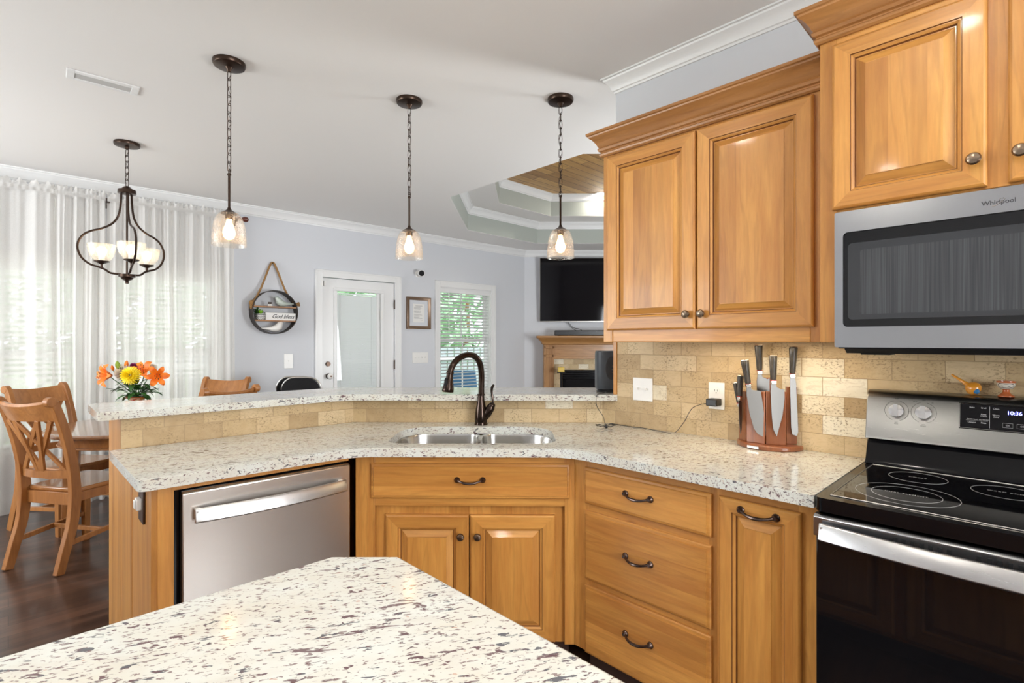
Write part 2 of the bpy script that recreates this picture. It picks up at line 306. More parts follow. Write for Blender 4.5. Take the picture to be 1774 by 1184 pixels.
# ------------------------------------------------------------------ mesh builder
class MB:
    def __init__(s): s.bm = bmesh.new()
    def _f(s, vs, mi=0):
        try: f = s.bm.faces.new(vs); f.material_index = mi; return f
        except ValueError: return None
    def box(s, x0, x1, y0, y1, z0, z1, mi=0, rz=0.0, M4=None):
        v = [s.bm.verts.new(p) for p in ((x0, y0, z0), (x1, y0, z0), (x1, y1, z0), (x0, y1, z0), (x0, y0, z1), (x1, y0, z1), (x1, y1, z1), (x0, y1, z1))]
        for q in ((0, 3, 2, 1), (4, 5, 6, 7), (0, 1, 5, 4), (1, 2, 6, 5), (2, 3, 7, 6), (3, 0, 4, 7)): s._f([v[i] for i in q], mi)
        if M4 is not None:
            for a in v: a.co = M4 @ a.co
        return v
    def bar(s, a, b, wx, wy, mi=0, up=(0, 0, 1), w2=None):
        """rectangular bar from a to b; wx across, wy along 'up' side"""
        a = Vector(a); b = Vector(b); d = (b - a).normalized(); up = Vector(up)
        if abs(d.dot(up)) > 0.98: up = Vector((0, 1, 0))
        sx = d.cross(up).normalized(); sy = sx.cross(d).normalized(); rs = []
        for k, p in enumerate((a, b)):
            ww = (wx, wy) if (k == 0 or not w2) else w2
            rs.append([s.bm.verts.new(p + sx * ww[0] / 2 * i + sy * ww[1] / 2 * j) for i, j in ((-1, -1), (1, -1), (1, 1), (-1, 1))])
        for i in range(4): s._f([rs[0][i], rs[0][(i + 1) % 4], rs[1][(i + 1) % 4], rs[1][i]], mi)
        s._f(rs[0][::-1], mi); s._f(rs[1], mi)
    def prism(s, pts, z0, z1, mi=0):
        lo = [s.bm.verts.new((x, y, z0)) for x, y in pts]; hi = [s.bm.verts.new((x, y, z1)) for x, y in pts]; n = len(pts)
        s._f(lo[::-1], mi); s._f(hi, mi)
        for i in range(n): s._f([lo[i], lo[(i + 1) % n], hi[(i + 1) % n], hi[i]], mi)
        return lo + hi
    def prism_y(s, pts, y0, y1, mi=0):                      # polygon in x,z extruded along y
        a = [s.bm.verts.new((x, y0, z)) for x, z in pts]; b = [s.bm.verts.new((x, y1, z)) for x, z in pts]; n = len(pts)
        s._f(a, mi); s._f(b[::-1], mi)
        for i in range(n): s._f([a[(i + 1) % n], a[i], b[i], b[(i + 1) % n]], mi)
        return a + b
    def prism_x(s, pts, x0, x1, mi=0):                      # polygon in y,z extruded along x
        a = [s.bm.verts.new((x0, y, z)) for y, z in pts]; b = [s.bm.verts.new((x1, y, z)) for y, z in pts]; n = len(pts)
        s._f(a[::-1], mi); s._f(b, mi)
        for i in range(n): s._f([a[i], a[(i + 1) % n], b[(i + 1) % n], b[i]], mi)
        return a + b
    def loft(s, rings, mi=0, closed=True, cap=True):
        V = [[s.bm.verts.new(p) for p in r] for r in rings]; n = len(V[0])
        for a, b in zip(V[:-1], V[1:]):
            for i in range(n if closed else n - 1): s._f([a[i], a[(i + 1) % n], b[(i + 1) % n], b[i]], mi)
        if cap and closed: s._f(V[0][::-1], mi); s._f(V[-1], mi)
        return V
    def tube(s, pts, r, seg=8, mi=0, cap=True, closed=False, flat=None):
        P = [Vector(p) for p in pts]; n = len(P); rings = []
        rr = r if isinstance(r, (list, tuple)) else [r] * n; prev = None
        for i, p in enumerate(P):
            if closed: d = (P[(i + 1) % n] - P[i - 1]).normalized()
            else: d = (P[min(i + 1, n - 1)] - P[max(i - 1, 0)]).normalized()
            if prev is None:
                up = Vector((0, 0, 1)) if abs(d.z) < 0.9 else Vector((1, 0, 0)); a = d.cross(up).normalized()
            else: a = (prev - d * prev.dot(d)).normalized()
            prev = a; b = d.cross(a)
            fl = flat or 1.0
            rings.append([p + (a * math.cos(t) + b * math.sin(t) * fl) * rr[i] for t in [2 * math.pi * k / seg for k in range(seg)]])
        if closed: rings.append(rings[0])
        s.loft(rings, mi, True, cap and not closed)
    def lathe(s, prof, seg=24, c=(0, 0, 0), mi=0, cap=True, a0=0.0, a1=None, sx=1.0, sy=1.0):
        full = a1 is None; a1 = 2 * math.pi if full else a1; m = seg if full else seg + 1
        rings = [[(c[0] + r * sx * math.cos(a0 + (a1 - a0) * k / seg), c[1] + r * sy * math.sin(a0 + (a1 - a0) * k / seg), c[2] + z) for k in range(m)] for r, z in prof]
        s.loft(rings, mi, full, cap and full)
    def ball(s, c, rx, ry=None, rz=None, seg=12, mi=0):
        ry = ry or rx; rz = rz or rx
        n = seg // 2; rings = []
        for i in range(1, n):
            t = math.pi * i / n; rings.append([(c[0] + rx * math.sin(t) * math.cos(a), c[1] + ry * math.sin(t) * math.sin(a), c[2] - rz * math.cos(t)) for a in [2 * math.pi * k / seg for k in range(seg)]])
        V = s.loft(rings, mi, True, False)
        b = s.bm.verts.new((c[0], c[1], c[2] - rz)); tt = s.bm.verts.new((c[0], c[1], c[2] + rz))
        for i in range(seg):
            s._f([V[0][(i + 1) % seg], V[0][i], b], mi); s._f([V[-1][i], V[-1][(i + 1) % seg], tt], mi)
    def xf(s, M4, start=0):
        s.bm.verts.ensure_lookup_table()
        for v in list(s.bm.verts)[start:]: v.co = M4 @ v.co
    def n(s): return len(s.bm.verts)
    def rings_xz(s, loops, mi_v=0, mi_h=1, mi_c=0, special={}):
        """nested rectangles in x,z: loops = [(x0,x1,z0,z1,y)], last one is filled"""
        V = [[s.bm.verts.new(p) for p in ((a, y, c), (b, y, c), (b, y, d), (a, y, d))] for a, b, c, d, y in loops]
        for k, (p, q) in enumerate(zip(V[:-1], V[1:])):
            for i in range(4): s._f([p[i], p[(i + 1) % 4], q[(i + 1) % 4], q[i]], special.get(k, mi_h if i in (0, 2) else mi_v))
        s._f(V[-1], mi_c); s._f(V[0][::-1], mi_v)
    def sweep(s, path, prof, mi=0, closed=False, side=1):
        """profile (out, z) swept along a 2d path with mitred corners; out is to the right of travel * side"""
        n = len(path); P = [Vector(p) for p in path]; rings = []
        for i in range(n):
            dn = (P[(i + 1) % n] - P[i]).normalized() if (closed or i < n - 1) else None
            dp = (P[i] - P[i - 1]).normalized() if (closed or i > 0) else None
            dn = dn or dp; dp = dp or dn
            n1 = Vector((dp.y, -dp.x)); n2 = Vector((dn.y, -dn.x)); mm = (n1 + n2).normalized(); k = 1.0 / max(0.2, mm.dot(n1))
            rings.append([(P[i].x + mm.x * k * o * side, P[i].y + mm.y * k * o * side, z) for o, z in prof])
        if closed: rings.append(rings[0])
        s.loft(rings, mi, True, not closed)
def make(name, mb, mats, parent=None, loc=None, rz=None, bevel=0.0, smooth=True, seg=2, ang=35):
    bm = mb.bm; bmesh.ops.remove_doubles(bm, verts=bm.verts, dist=1e-6) if False else None
    bmesh.ops.recalc_face_normals(bm, faces=bm.faces)
    me = bpy.data.meshes.new(name); bm.to_mesh(me); bm.free()
    for m in (mats if isinstance(mats, (list, tuple)) else [mats]): me.materials.append(M[m] if isinstance(m, str) else m)
    if smooth:
        for p in me.polygons: p.use_smooth = True
        me.set_sharp_from_angle(angle=R(ang))
    o = bpy.data.objects.new(name, me); C.objects.link(o)
    if parent: o.parent = parent
    if loc is not None: o.location = loc
    if rz is not None: o.rotation_euler = (0, 0, rz)
    if bevel:
        b = o.modifiers.new('bevel', 'BEVEL'); b.width = bevel; b.segments = seg; b.limit_method = 'ANGLE'; b.angle_limit = R(40)
    return o
def thing(name, label, cat, loc=(0, 0, 0), rz=0.0, group=None):
    o = bpy.data.objects.new(name, None); C.objects.link(o); o.empty_display_size = 0.05
    o.location = loc; o.rotation_euler = (0, 0, rz); o['label'] = label; o['category'] = cat
    if group: o['group'] = group
    return o
def tag(o, label, cat, group=None):
    o['label'] = label; o['category'] = cat
    if group: o['group'] = group
    return o
def struct(o, label=None):
    o['kind'] = 'structure'
    if label: o['label'] = label
    return o
def text_mesh(body, size, align='CENTER', depth=0.0, shear=0.0, space=1.0):
    cu = bpy.data.curves.new('txt', 'FONT'); cu.body = body; cu.size = size; cu.align_x = align; cu.align_y = 'CENTER'; cu.extrude = depth; cu.shear = shear; cu.space_character = space
    cu.resolution_u = 3; cu.offset = size * 0.012
    o = bpy.data.objects.new('txt', cu); C.objects.link(o); bpy.context.view_layer.update()
    me = bpy.data.meshes.new_from_object(o.evaluated_get(bpy.context.evaluated_depsgraph_get())); C.objects.unlink(o); bpy.data.objects.remove(o); bpy.data.curves.remove(cu); return me
def lettering(name, items, material, parent=None, loc=(0, 0, 0), rot=(R(90), 0, 0)):
    """items: (text, x, z, size, [spacing]) written on a plane facing local -y"""
    bm = bmesh.new()
    for it in items:
        me = text_mesh(it[0], it[3], depth=0.00015, space=it[4] if len(it) > 4 else 1.0)
        me.transform(Matrix.Translation((it[1], it[2], 0))); bm.from_mesh(me); bpy.data.meshes.remove(me)
    me = bpy.data.meshes.new(name); bm.to_mesh(me); bm.free(); me.materials.append(M[material])
    o = bpy.data.objects.new(name, me); C.objects.link(o); o.location = loc; o.rotation_euler = rot
    if parent: o.parent = parent
    return o
def copy_tree(o, parent=None):
    c = o.copy(); C.objects.link(c)
    if parent: c.parent = parent
    for ch in [x for x in list(C.objects) if x.parent == o]: copy_tree(ch, c)
    return c
def fillet(pts, rad):
    """round chosen polygon corners; rad = {index: radius}"""
    out = []; n = len(pts)
    for i, p in enumerate(pts):
        if i not in rad: out.append(tuple(p)); continue
        p = Vector(p); a = (Vector(pts[i - 1]) - p).normalized(); b = (Vector(pts[(i + 1) % n]) - p).normalized()
        ang = math.acos(max(-1, min(1, a.dot(b)))); d = rad[i] / math.tan(ang / 2)
        cc = p + (a + b).normalized() * rad[i] / math.sin(ang / 2)
        p0 = p + a * d; p1 = p + b * d; v0 = p0 - cc; v1 = p1 - cc; th = v0.angle_signed(v1) * -1
        for k in range(9):
            t = th * k / 8; out.append((cc.x + v0.x * math.cos(t) - v0.y * math.sin(t), cc.y + v0.x * math.sin(t) + v0.y * math.cos(t)))
    return out
def slab(mb, outer, z0, z1, holes=(), mi=0):
    """extruded polygon with holes"""
    bm = mb.bm
    for z in (z0, z1):
        ed = []
        for loop in (outer, *holes):
            vs = [bm.verts.new((x, y, z)) for x, y in loop]
            ed += [bm.edges.new((vs[i], vs[(i + 1) % len(vs)])) for i in range(len(vs))]
            if z == z0: pass
        r = bmesh.ops.triangle_fill(bm, edges=ed, use_beauty=True)
        for g in r['geom']:
            if isinstance(g, bmesh.types.BMFace): g.material_index = mi
    for loop in (outer, *holes):
        n = len(loop)
        for i in range(n):
            a, b = loop[i], loop[(i + 1) % n]
            mb._f([bm.verts.new((a[0], a[1], z0)), bm.verts.new((b[0], b[1], z0)), bm.verts.new((b[0], b[1], z1)), bm.verts.new((a[0], a[1], z1))], mi)
    bmesh.ops.remove_doubles(bm, verts=bm.verts, dist=1e-5)

# ------------------------------------------------------------------ room shell
XR, YB, YF, XL2 = 3.0, -3.0, 7.75, -0.7
m = MB(); m.box(-9, XR + .2, YB - .2, YF + .3, FZ - 0.1, FZ); struct(make('floor', m, 'floor'))
# octagonal tray opening
OCT1 = [(-4.19, 3.21), (-2.5, 3.21), (-1.38, 4.33), (-1.38, 5.67), (-2.5, 6.83), (-4.12, 6.83), (-5.27, 5.67), (-5.27, 4.33)]
cx1, cy1 = -3.33, 5.02
ins = 0.42
def shrink(P, d):
    n = len(P); out = []
    for i in range(n):
        p = Vector(P[i]); a = (p - Vector(P[i - 1])).normalized(); b = (Vector(P[(i + 1) % n]) - p).normalized()
        n1 = Vector((-a.y, a.x)); n2 = Vector((-b.y, b.x)); mm = (n1 + n2).normalized(); out.append(tuple(p + mm * d / mm.dot(n1)))
    return out
OCT2 = shrink(OCT1, ins)
Z2, Z3 = 3.15, 3.45
m = MB(); slab(m, [(-9, YB), (XR, YB), (XR, YF + .2), (-9, YF + .2)], ZC, ZC + 0.003, [OCT1]); struct(make('ceiling', m, 'ceiling', smooth=False))
m = MB(); slab(m, shrink(OCT1, -0.1), Z2, Z2 + 0.003, [OCT2]); o = struct(make('ceiling', m, 'ceiling', smooth=False), 'flat ledge of the stepped tray ceiling')
def ring_wall(name, P, z0, z1, mt):
    mb = MB(); Q = shrink(P, -0.03); n = len(P)
    for i in range(n):
        a, b, c, d = P[i], P[(i + 1) % n], Q[(i + 1) % n], Q[i]; mb.prism([a, b, c, d], z0, z1)
    return struct(make(name, mb, mt, smooth=False))
ring_wall('trim_riser_lower', OCT1, ZC + .0031, Z2, 'riser').name = 'trim_1'
ring_wall('trim_riser_upper', OCT2, Z2 + .0031, Z3, 'riser').name = 'trim_2'
m = MB(); n0 = shrink(OCT2, -0.05); m.prism(n0, Z3, Z3 + 0.02)
pl = make('ceiling', m, 'pine', smooth=False); struct(pl, 'varnished pine plank ceiling inside the tray')
# plank joints: fine dark lines coloured in by a brick texture
mt = M['pine']; t = NT(mt)
pl_m = mt.copy(); pl_m.name = 'pine_planks'; pl.data.materials[0] = pl_m
t = NT(pl_m); t.b = t.t.nodes['Principled BSDF']
src = t.b.inputs['Base Color'].links[0].from_socket
b = t.n('ShaderNodeTexBrick'); t.l(t.coord('World', (1, 1, 1), (0, 0, R(90))), b.inputs['Vector']); b.offset = 0.4
b.inputs['Color1'].default_value = (0.62, 0.55, 0.5, 1); b.inputs['Color2'].default_value = (1, 1, 1, 1); b.inputs['Mortar'].default_value = (0.10, 0.05, 0.02, 1)
b.inputs['Scale'].default_value = 1; b.inputs['Mortar Size'].default_value = 0.004; b.inputs['Brick Width'].default_value = 2.4; b.inputs['Row Height'].default_value = 0.13
t.col(t.mix(1.0, src, b.outputs['Color'], 'MULTIPLY'))
for nd in list(t.t.nodes):       # planks run along y here
    if nd.bl_idname == 'ShaderNodeMapping' and tuple(round(x, 2) for x in nd.inputs['Scale'].default_value) == (0.09, 1, 1): nd.inputs['Scale'].default_value = (1, 0.09, 1)
CROWN = [(0, -0.10), (0.008, -0.10), (0.012, -0.088), (0.02, -0.084), (0.028, -0.06), (0.045, -0.035), (0.062, -0.022), (0.066, -0.012), (0.078, -0.010), (0.078, 0), (0, 0)]
def crown(name, path, ztop, side=1, closed=False, k=1.0, mt='white'):
    mb = MB(); mb.sweep(path, [(o * k, ztop + z * k) for o, z in CROWN], 0, closed, side); return struct(make(name, mb, mt, ang=25))
crown('trim_3', OCT1, Z2 - 0.001, -1, True, 0.95); crown('trim_4', OCT2, Z3 - 0.001, -1, True, 0.95)
# far wall (slightly off square), with door and window openings
FWR = R(90) - TILT
def fw_obj(name, mb, mats, **kw):                       # mesh in wall frame: x along wall, y into wall, z up
    return make(name, mb, mats, loc=(WX0, 0, 0), rz=FWR, **kw)
def wall_holes(mb, x0, x1, z0, z1, holes, y0, y1):
    xs = sorted({x0, x1, *[h[0] for h in holes], *[h[1] for h in holes]}); zs = sorted({z0, z1, *[h[2] for h in holes], *[h[3] for h in holes]})
    for a, b in zip(xs[:-1], xs[1:]):
        for c, d in zip(zs[:-1], zs[1:]):
            if not any(h[0] <= (a + b) / 2 <= h[1] and h[2] <= (c + d) / 2 <= h[3] for h in holes): mb.box(a, b, y0, y1, c, d)
ds0, dz1 = FW(558, 480); ds1, _ = FW(684, 492)          # door leaf
ws0, wz1 = FW(762, 497); ws1, _ = FW(850, 497); wz0 = 0.60
DOOR = (ds0, ds1, FZ, dz1); WIN = (ws0, ws1, wz0, wz1)
W2 = (FW(-75, 450)[0], FW(58, 450)[0], 0.45, 2.05); W2b = (FW(95, 450)[0], FW(142, 450)[0], 0.45, 2.05)
W2 = (FW(-75, 450)[0], FW(142, 450)[0], 0.45, 2.05); W3 = (FW(192, 450)[0], FW(372, 450)[0], 0.45, 2.05)
m = MB(); wall_holes(m, YB - .2, 6.25, FZ, ZC, [DOOR, WIN, W2, W3], 0, 0.14); struct(fw_obj('wall_far', m, 'wall', smooth=False))
# corner wall with the television, living room walls
TVY = 8.36
def cam_loc(X, Y, z=0): k = K(X, Y); return (k[0], k[1], z)
m = MB(); m.box(0.02, 2.75, 0, 0.12, FZ, ZC); struct(make('wall_fireplace', m, 'wall', loc=cam_loc(0, TVY), rz=CAM_ROT, smooth=False))
m = MB(); m.box(-5.0, XL2 + .1, YF, YF + .12, FZ, ZC); struct(make('wall_living_back', m, 'wall', smooth=False))
m = MB(); m.box(XL2, XL2 + .12, 2.56, YF, FZ, ZC); struct(make('wall_living_right', m, 'wall', smooth=False))
m = MB(); m.box(-1.66, XR, 2.43, 2.56, FZ, ZC); struct(make('wall_right', m, 'wall', smooth=False))
m = MB(); wall_holes(m, YB, 2.56, FZ, ZC, [(-2.1, 0.9, 0.75, 2.35)], 0, .12); struct(make('wall_rear', m, 'wall', loc=(XR, 0, 0), rz=0, smooth=False)) if False else None
m.bm.free() if False else None
m = MB()
for a, b_, c, d in ((YB, -.2, FZ, ZC), (2.2, 2.56, FZ, ZC), (-.2, 2.2, FZ, 0.8), (-.2, 2.2, 2.4, ZC)): m.box(XR, XR + .12, a, b_, c, d)  # window opening invented to go with the added rear fill
struct(make('wall_rear', m, 'wall', smooth=False))
m = MB()
for a, b_, c, d in ((-7, -5.6, FZ, ZC), (-3.2, XR, FZ, ZC), (-5.6, -3.2, FZ, 0.8), (-5.6, -3.2, 2.4, ZC)): m.box(a, b_, YB - .12, YB, c, d)  # side opening likewise invented for fill, kept clear of the microwave's reflection
struct(make('wall_side', m, 'wall', smooth=False))
# wall crowns
kA = (WX0 + TILT * YB, YB); cor = (WX0 + TILT * 5.99, 5.99)
e0 = K(0.20, TVY); e1 = K(2.63, TVY)
# exact corner of far wall and fireplace wall
def isect():
    # far wall x = WX0 + TILT*y ; fireplace: -0.716u+0.698v = TVY
    y = (TVY + 0.71605 * WX0) / (0.69805 - 0.71605 * TILT); return (WX0 + TILT * y, y)
cor = isect()
crown('trim_5', [kA, cor, K(2.62, TVY)], ZC, 1, False, 1.0)
crown('trim_6', [(-1.66, 2.56), (-1.66, 2.43), (XR, 2.43)], ZC, -1 if False else 1, False, 0.82)
BASE = [(0, FZ), (0.014, FZ), (0.014, FZ + 0.10), (0.006, FZ + 0.125), (0, FZ + 0.125)]
def bb(name, path):
    mb = MB(); mb.sweep(path, BASE, 0, False, 1); struct(make(name, mb, 'white'))
bb('baseboard_far', [kA, (WX0 + TILT * (ds0 - .1), ds0 - .1)])
bb('baseboard_far_right', [(WX0 + TILT * (ds1 + .1), ds1 + .1), cor])

# ------------------------------------------------------------------ door with its enclosed blind
def casing(mb, x0, x1, z0, z1, w=0.085, bottom=False, d=0.022):
    def prof(a, b, c, e): mb.box(a, b, -d, 0.0, c, e)
    prof(x0 - w, x0, z0, z1 + w); prof(x1, x1 + w, z0, z1 + w); prof(x0, x1, z1, z1 + w)
    mb.box(x0 - w, x0 - w + .02, -d - .008, -d, z0, z1 + w); mb.box(x1 + w - .02, x1 + w, -d - .008, -d, z0, z1 + w); mb.box(x0 - w, x1 + w, -d - .008, -d, z1 + w - .02, z1 + w)
m = MB(); casing(m, ds0, ds1, FZ, dz1); struct(fw_obj('trim_7', m, 'white', bevel=0.003))
d_ = thing('door_1', 'white exterior door with an enclosed blind behind its glass', 'door', (WX0, 0, 0), FWR); d_['kind'] = 'structure'
g0, gz1 = FW(583, 504); g1, _ = FW(662, 511); gz0 = 0.05
L = ds0 + .006; Rr = ds1 - .006; T = dz1 - .006
m = MB(); wall_holes(m, L, Rr, FZ + .01, T, [(g0, g1, gz0, gz1)], 0.012, 0.052); make('door_leaf', m, 'white', d_, bevel=0.001)
m = MB()
for a, b_, c, e in ((g0 - .03, g0 + .012, gz0, gz1), (g1 - .012, g1 + .03, gz0, gz1), (g0 - .03, g1 + .03, gz1, gz1 + .04), (g0 - .03, g1 + .03, gz0 - .04, gz0)): m.box(a, b_, -0.004, 0.02, c, e)
make('glass_frame', m, 'white', d_, bevel=0.006, seg=3)
m = MB(); m.box(g0, g1, 0.022, 0.026, gz0, gz1); make('glass_pane', m, thin_glass('door_glass', .018), d_)
M['blind'] = mat('white_blind_slat', (0.80, 0.82, 0.82), 0.4); 
m = MB(); nz = int((gz1 - .03 - gz0) / 0.0175)
for i in range(nz):
    z = gz0 + i * 0.0175; v = m.box(g0 + .01, g1 - .06, -0.0092, 0.0092, -0.0006, 0.0006, M4=Matrix.Translation((0, 0.038, z)) @ Matrix.Rotation(R(-64), 4, 'X'))
m.box(g0 + .01, g1 - .06, 0.03, 0.045, gz1 - .035, gz1 - .02)
for x in (g0 + .06, g1 - .13): m.box(x, x + .006, 0.027, 0.029, gz0, gz1 - .03)
make('enclosed_blind', m, 'blind', d_)
m = MB(); m.box(g1 - .06, g1, 0.028, 0.05, gz0, gz1); make('blind_side_channel', m, 'white', d_)
m = MB(); zz = FW(658, 545)[1]; m.box(g1 - .022, g1 + .006, -0.014, 0.0, zz - .07, zz + .05); make('blind_slider', m, 'plastic', d_, bevel=.003)
kx, kz = FW(569, 631); m = MB(); m.lathe([(0.03, 0), (0.03, 0.012), (0.026, 0.018)], 20); m.xf(Matrix.Translation((kx, 0.012, kz)) @ Matrix.Rotation(R(90), 4, 'X')); make('deadbolt', m, 'bronze', d_)
kx, kz = FW(570, 652); m = MB(); m.lathe([(0.034, 0), (0.034, 0.008), (0.014, 0.012), (0.012, 0.03)], 20, mi=0); m.lathe([(0.012, 0.03), (0.03, 0.036), (0.036, 0.05), (0.034, 0.066), (0.018, 0.078)], 20, mi=1); m.lathe([(0.012, 0.0785), (0.012, 0.081)], 16, mi=0)
m.xf(Matrix.Translation((kx, 0.012, kz)) @ Matrix.Rotation(R(90), 4, 'X')); make('door_knob', m, ['bronze', 'plastic'], d_)
for py in (528, 632, 745):
    hz = FW(683, py)[1]; m = MB(); m.box(ds1 - .012, ds1 + .006, -0.012, 0.004, hz - .06, hz + .06); make('hinge', m, 'bronze', d_, bevel=.003)
m = MB(); sx, sz = FW(560, 491); m.box(sx - .035, sx - .008, -0.028, 0.0, sz - .035, sz + .035); m.box(sx + .004, sx + .025, -0.02, 0.012, sz - .03, sz + .03); make('door_sensor', m, 'plastic', d_, bevel=.003)

# ------------------------------------------------------------------ windows
def window(name, win, label, mull=1, upper_rows=2, sash=None):
    x0, x1, z0, z1 = win; t_ = thing(name, label, 'window', (WX0, 0, 0), FWR); t_['kind'] = 'structure'
    mb = MB(); casing(mb, x0, x1, z0, z1); mb.box(x0 - .10, x1 + .10, -0.05, 0.02, z0 - .03, z0); mb.box(x0 - .085, x1 + .085, -0.02, 0.0, z0 - .10, z0 - .03); make('window_frame', mb, 'white', t_, bevel=.003)
    mb = MB()
    for a, b_ in ((x0, x0 + .012), (x1 - .012, x1)): mb.box(a, b_, 0, 0.14, z0, z1)
    mb.box(x0, x1, 0, .14, z1 - .012, z1); mb.box(x0, x1, 0, .14, z0, z0 + .012); make('window_jamb', mb, 'white', t_)
    zm = sash if sash else (z0 + z1) / 2
    for k, (a, b_) in enumerate(((zm - .02, z1), (z0, zm + .02))):
        mb = MB(); yy = 0.11 if k == 0 else 0.08
        for p, q, r, s_ in ((x0 + .01, x0 + .05, a, b_), (x1 - .05, x1 - .01, a, b_), (x0 + .01, x1 - .01, b_ - .045, b_), (x0 + .01, x1 - .01, a, a + .045)): mb.box(p, q, yy, yy + .03, r, s_)
        for i in range(1, mull + 1): xx = x0 + (x1 - x0) * i / (mull + 1); mb.box(xx - .009, xx + .009, yy + .005, yy + .02, a, b_)
        for i in range(1, upper_rows): zz = a + (b_ - a) * i / upper_rows; mb.box(x0 + .03, x1 - .03, yy + .005, yy + .02, zz - .009, zz + .009)
        make('sash', mb, 'white', t_, bevel=.002)
        mb = MB(); mb.box(x0 + .03, x1 - .03, yy + .012, yy + .014, a + .02, b_ - .02); make('pane', mb, 'glass', t_)
    return t_
smz = FW(805, 590)[1]
window('window_1', WIN, 'narrow double-hung window right of the framed letter', 1, 2, smz)
window('window_2', W2, 'left window behind the sheer curtains', 2, 2)
window('window_3', W3, 'right window behind the sheer curtains', 2, 2)
def blind(win, label, wand=True, pitch=0.047, yb=0.045, ang=-12):
    x0, x1, z0, z1 = win; t_ = thing('window_blind', label, 'blind', (WX0, 0, 0), FWR, 'white slat blinds')
    mb = MB(); mb.box(x0 + .014, x1 - .014, 0.005, 0.075, z1 - .075, z1 - .012); make('headrail', mb, 'white', t_, bevel=.004)
    mb = MB(); z = z1 - .10
    while z > z0 + .05:
        mb.box(x0 + .018, x1 - .018, -0.025, 0.025, -0.0015, 0.0015, M4=Matrix.Translation((0, yb, z)) @ Matrix.Rotation(R(ang), 4, 'X')); z -= pitch
    for f in (0.14, 0.86):
        xx = x0 + (x1 - x0) * f; mb.tube([(xx, yb - .027, z0 + .04), (xx, yb - .027, z1 - .07)], .0012, 4)
    make('slats', mb, 'white', t_)
    mb = MB(); mb.box(x0 + .018, x1 - .018, yb - .025, yb + .025, z0 + .02, z0 + .04); make('bottom_rail', mb, 'white', t_, bevel=.003)
    if wand: mb = MB(); xx = x0 + .16; mb.tube([(xx, 0.0, z1 - .06), (xx - .005, -0.004, z1 - .62)], .005, 6); make('tilt_wand', mb, 'plastic', t_)
blind(WIN, 'white slat blind in the narrow window beside the framed letter', ang=-20)
blind(W2, 'white slat blind behind the left sheer curtain', False, ang=-28); blind(W3, 'white slat blind behind the right sheer curtain', False, ang=-28)

# ------------------------------------------------------------------ outdoors
def outdoors():
    mb = MB(); mb.box(-60, WX0 - .35, -45, 60, FZ - .6, FZ - .5); o = make('lawn', mb, 'grass'); struct(o); o.name = 'ground'
    random.seed(3)
    k = 0
    for (x, y, r, h) in ((-15, 9.2, 2.6, 4.2), (-17, 5, 3.0, 5.0), (-16, 13, 2.6, 4.5), (-16, 1.5, 2.6, 4.4), (-14, -2.5, 2.4, 4.4), (-19, 9, 3.4, 6.5)):
        t_ = thing('garden_tree', ['light green tree seen through the narrow window', 'tall tree left of the narrow window view', 'leafy tree at the right edge of the narrow window view', 'tree behind the right sheer curtain', 'tree behind the left sheer curtain', 'tallest tree farthest behind the patio'][k], 'tree', (x, y, FZ - .5)); k += 1
        mb = MB(); mb.tube([(0, 0, 0), (0.1, 0, h * .5), (0, .1, h * .9)], [.2, .15, .06], 8); make('trunk', mb, M['chair'], t_)
        mb = MB()
        for i in range(900):
            a = random.uniform(0, 6.28); e = random.uniform(-1, 1); rr = r * random.uniform(.55, 1.0) ; c = Vector((rr * math.cos(a) * math.sqrt(1 - e * e), rr * math.sin(a) * math.sqrt(1 - e * e), h * .62 + rr * e * .9))
            s_ = random.uniform(.16, .34); n_ = Vector((random.uniform(-1, 1), random.uniform(-1, 1), random.uniform(-1, 1))).normalized(); u = n_.orthogonal().normalized(); v_ = n_.cross(u)
            mb._f([mb.bm.verts.new(c + u * s_), mb.bm.verts.new(c + v_ * s_ * .5 + n_ * .05), mb.bm.verts.new(c - u * s_), mb.bm.verts.new(c - v_ * s_ * .5 + n_ * .05)])
        make('foliage', mb, 'tree', t_, smooth=False)
    # pale privacy fence and a blue patio chair
    t_ = thing('patio_fence', 'white fence across the yard seen through the narrow window', 'fence', (-11.5, 0, FZ - .5))
    mb = MB()
    for i in range(46): yy = 2.0 + i * .24; mb.box(-.02, .02, yy, yy + .19, 0, 1.75)
    make('pickets', mb, mat('weathered_fence_white', (.42,.45,.47), .7), t_); mb = MB(); mb.box(.02, .06, 2, 13, .4, .5); mb.box(.02, .06, 2, 13, 1.4, 1.5); make('rails', mb, 'white', t_)
    M['blue'] = mat('blue_sling_fabric', (0.02, 0.12, 0.24), 0.7)
    c = FW(812, 660); t_ = thing('patio_chair', 'blue high-backed patio chair outside the narrow window', 'chair', (-8.4, 6.9, FZ - .5), R(75))
    mb = MB(); mb.box(-.32, .32, -.03, .03, .42, 1.35, M4=Matrix.Rotation(R(-14), 4, 'X')); make('backrest', mb, 'blue', t_, bevel=.02)
    mb = MB(); mb.box(-.32, .32, -.6, .0, .40, .45); make('seat', mb, 'blue', t_, bevel=.02)
    for sx_ in (-.33, .33):
        for yy in (-.55, .05): mb = MB(); mb.tube([(sx_, yy, 0), (sx_, yy, .62)], .018, 6); make('leg', mb, 'matte_black', t_)
outdoors()

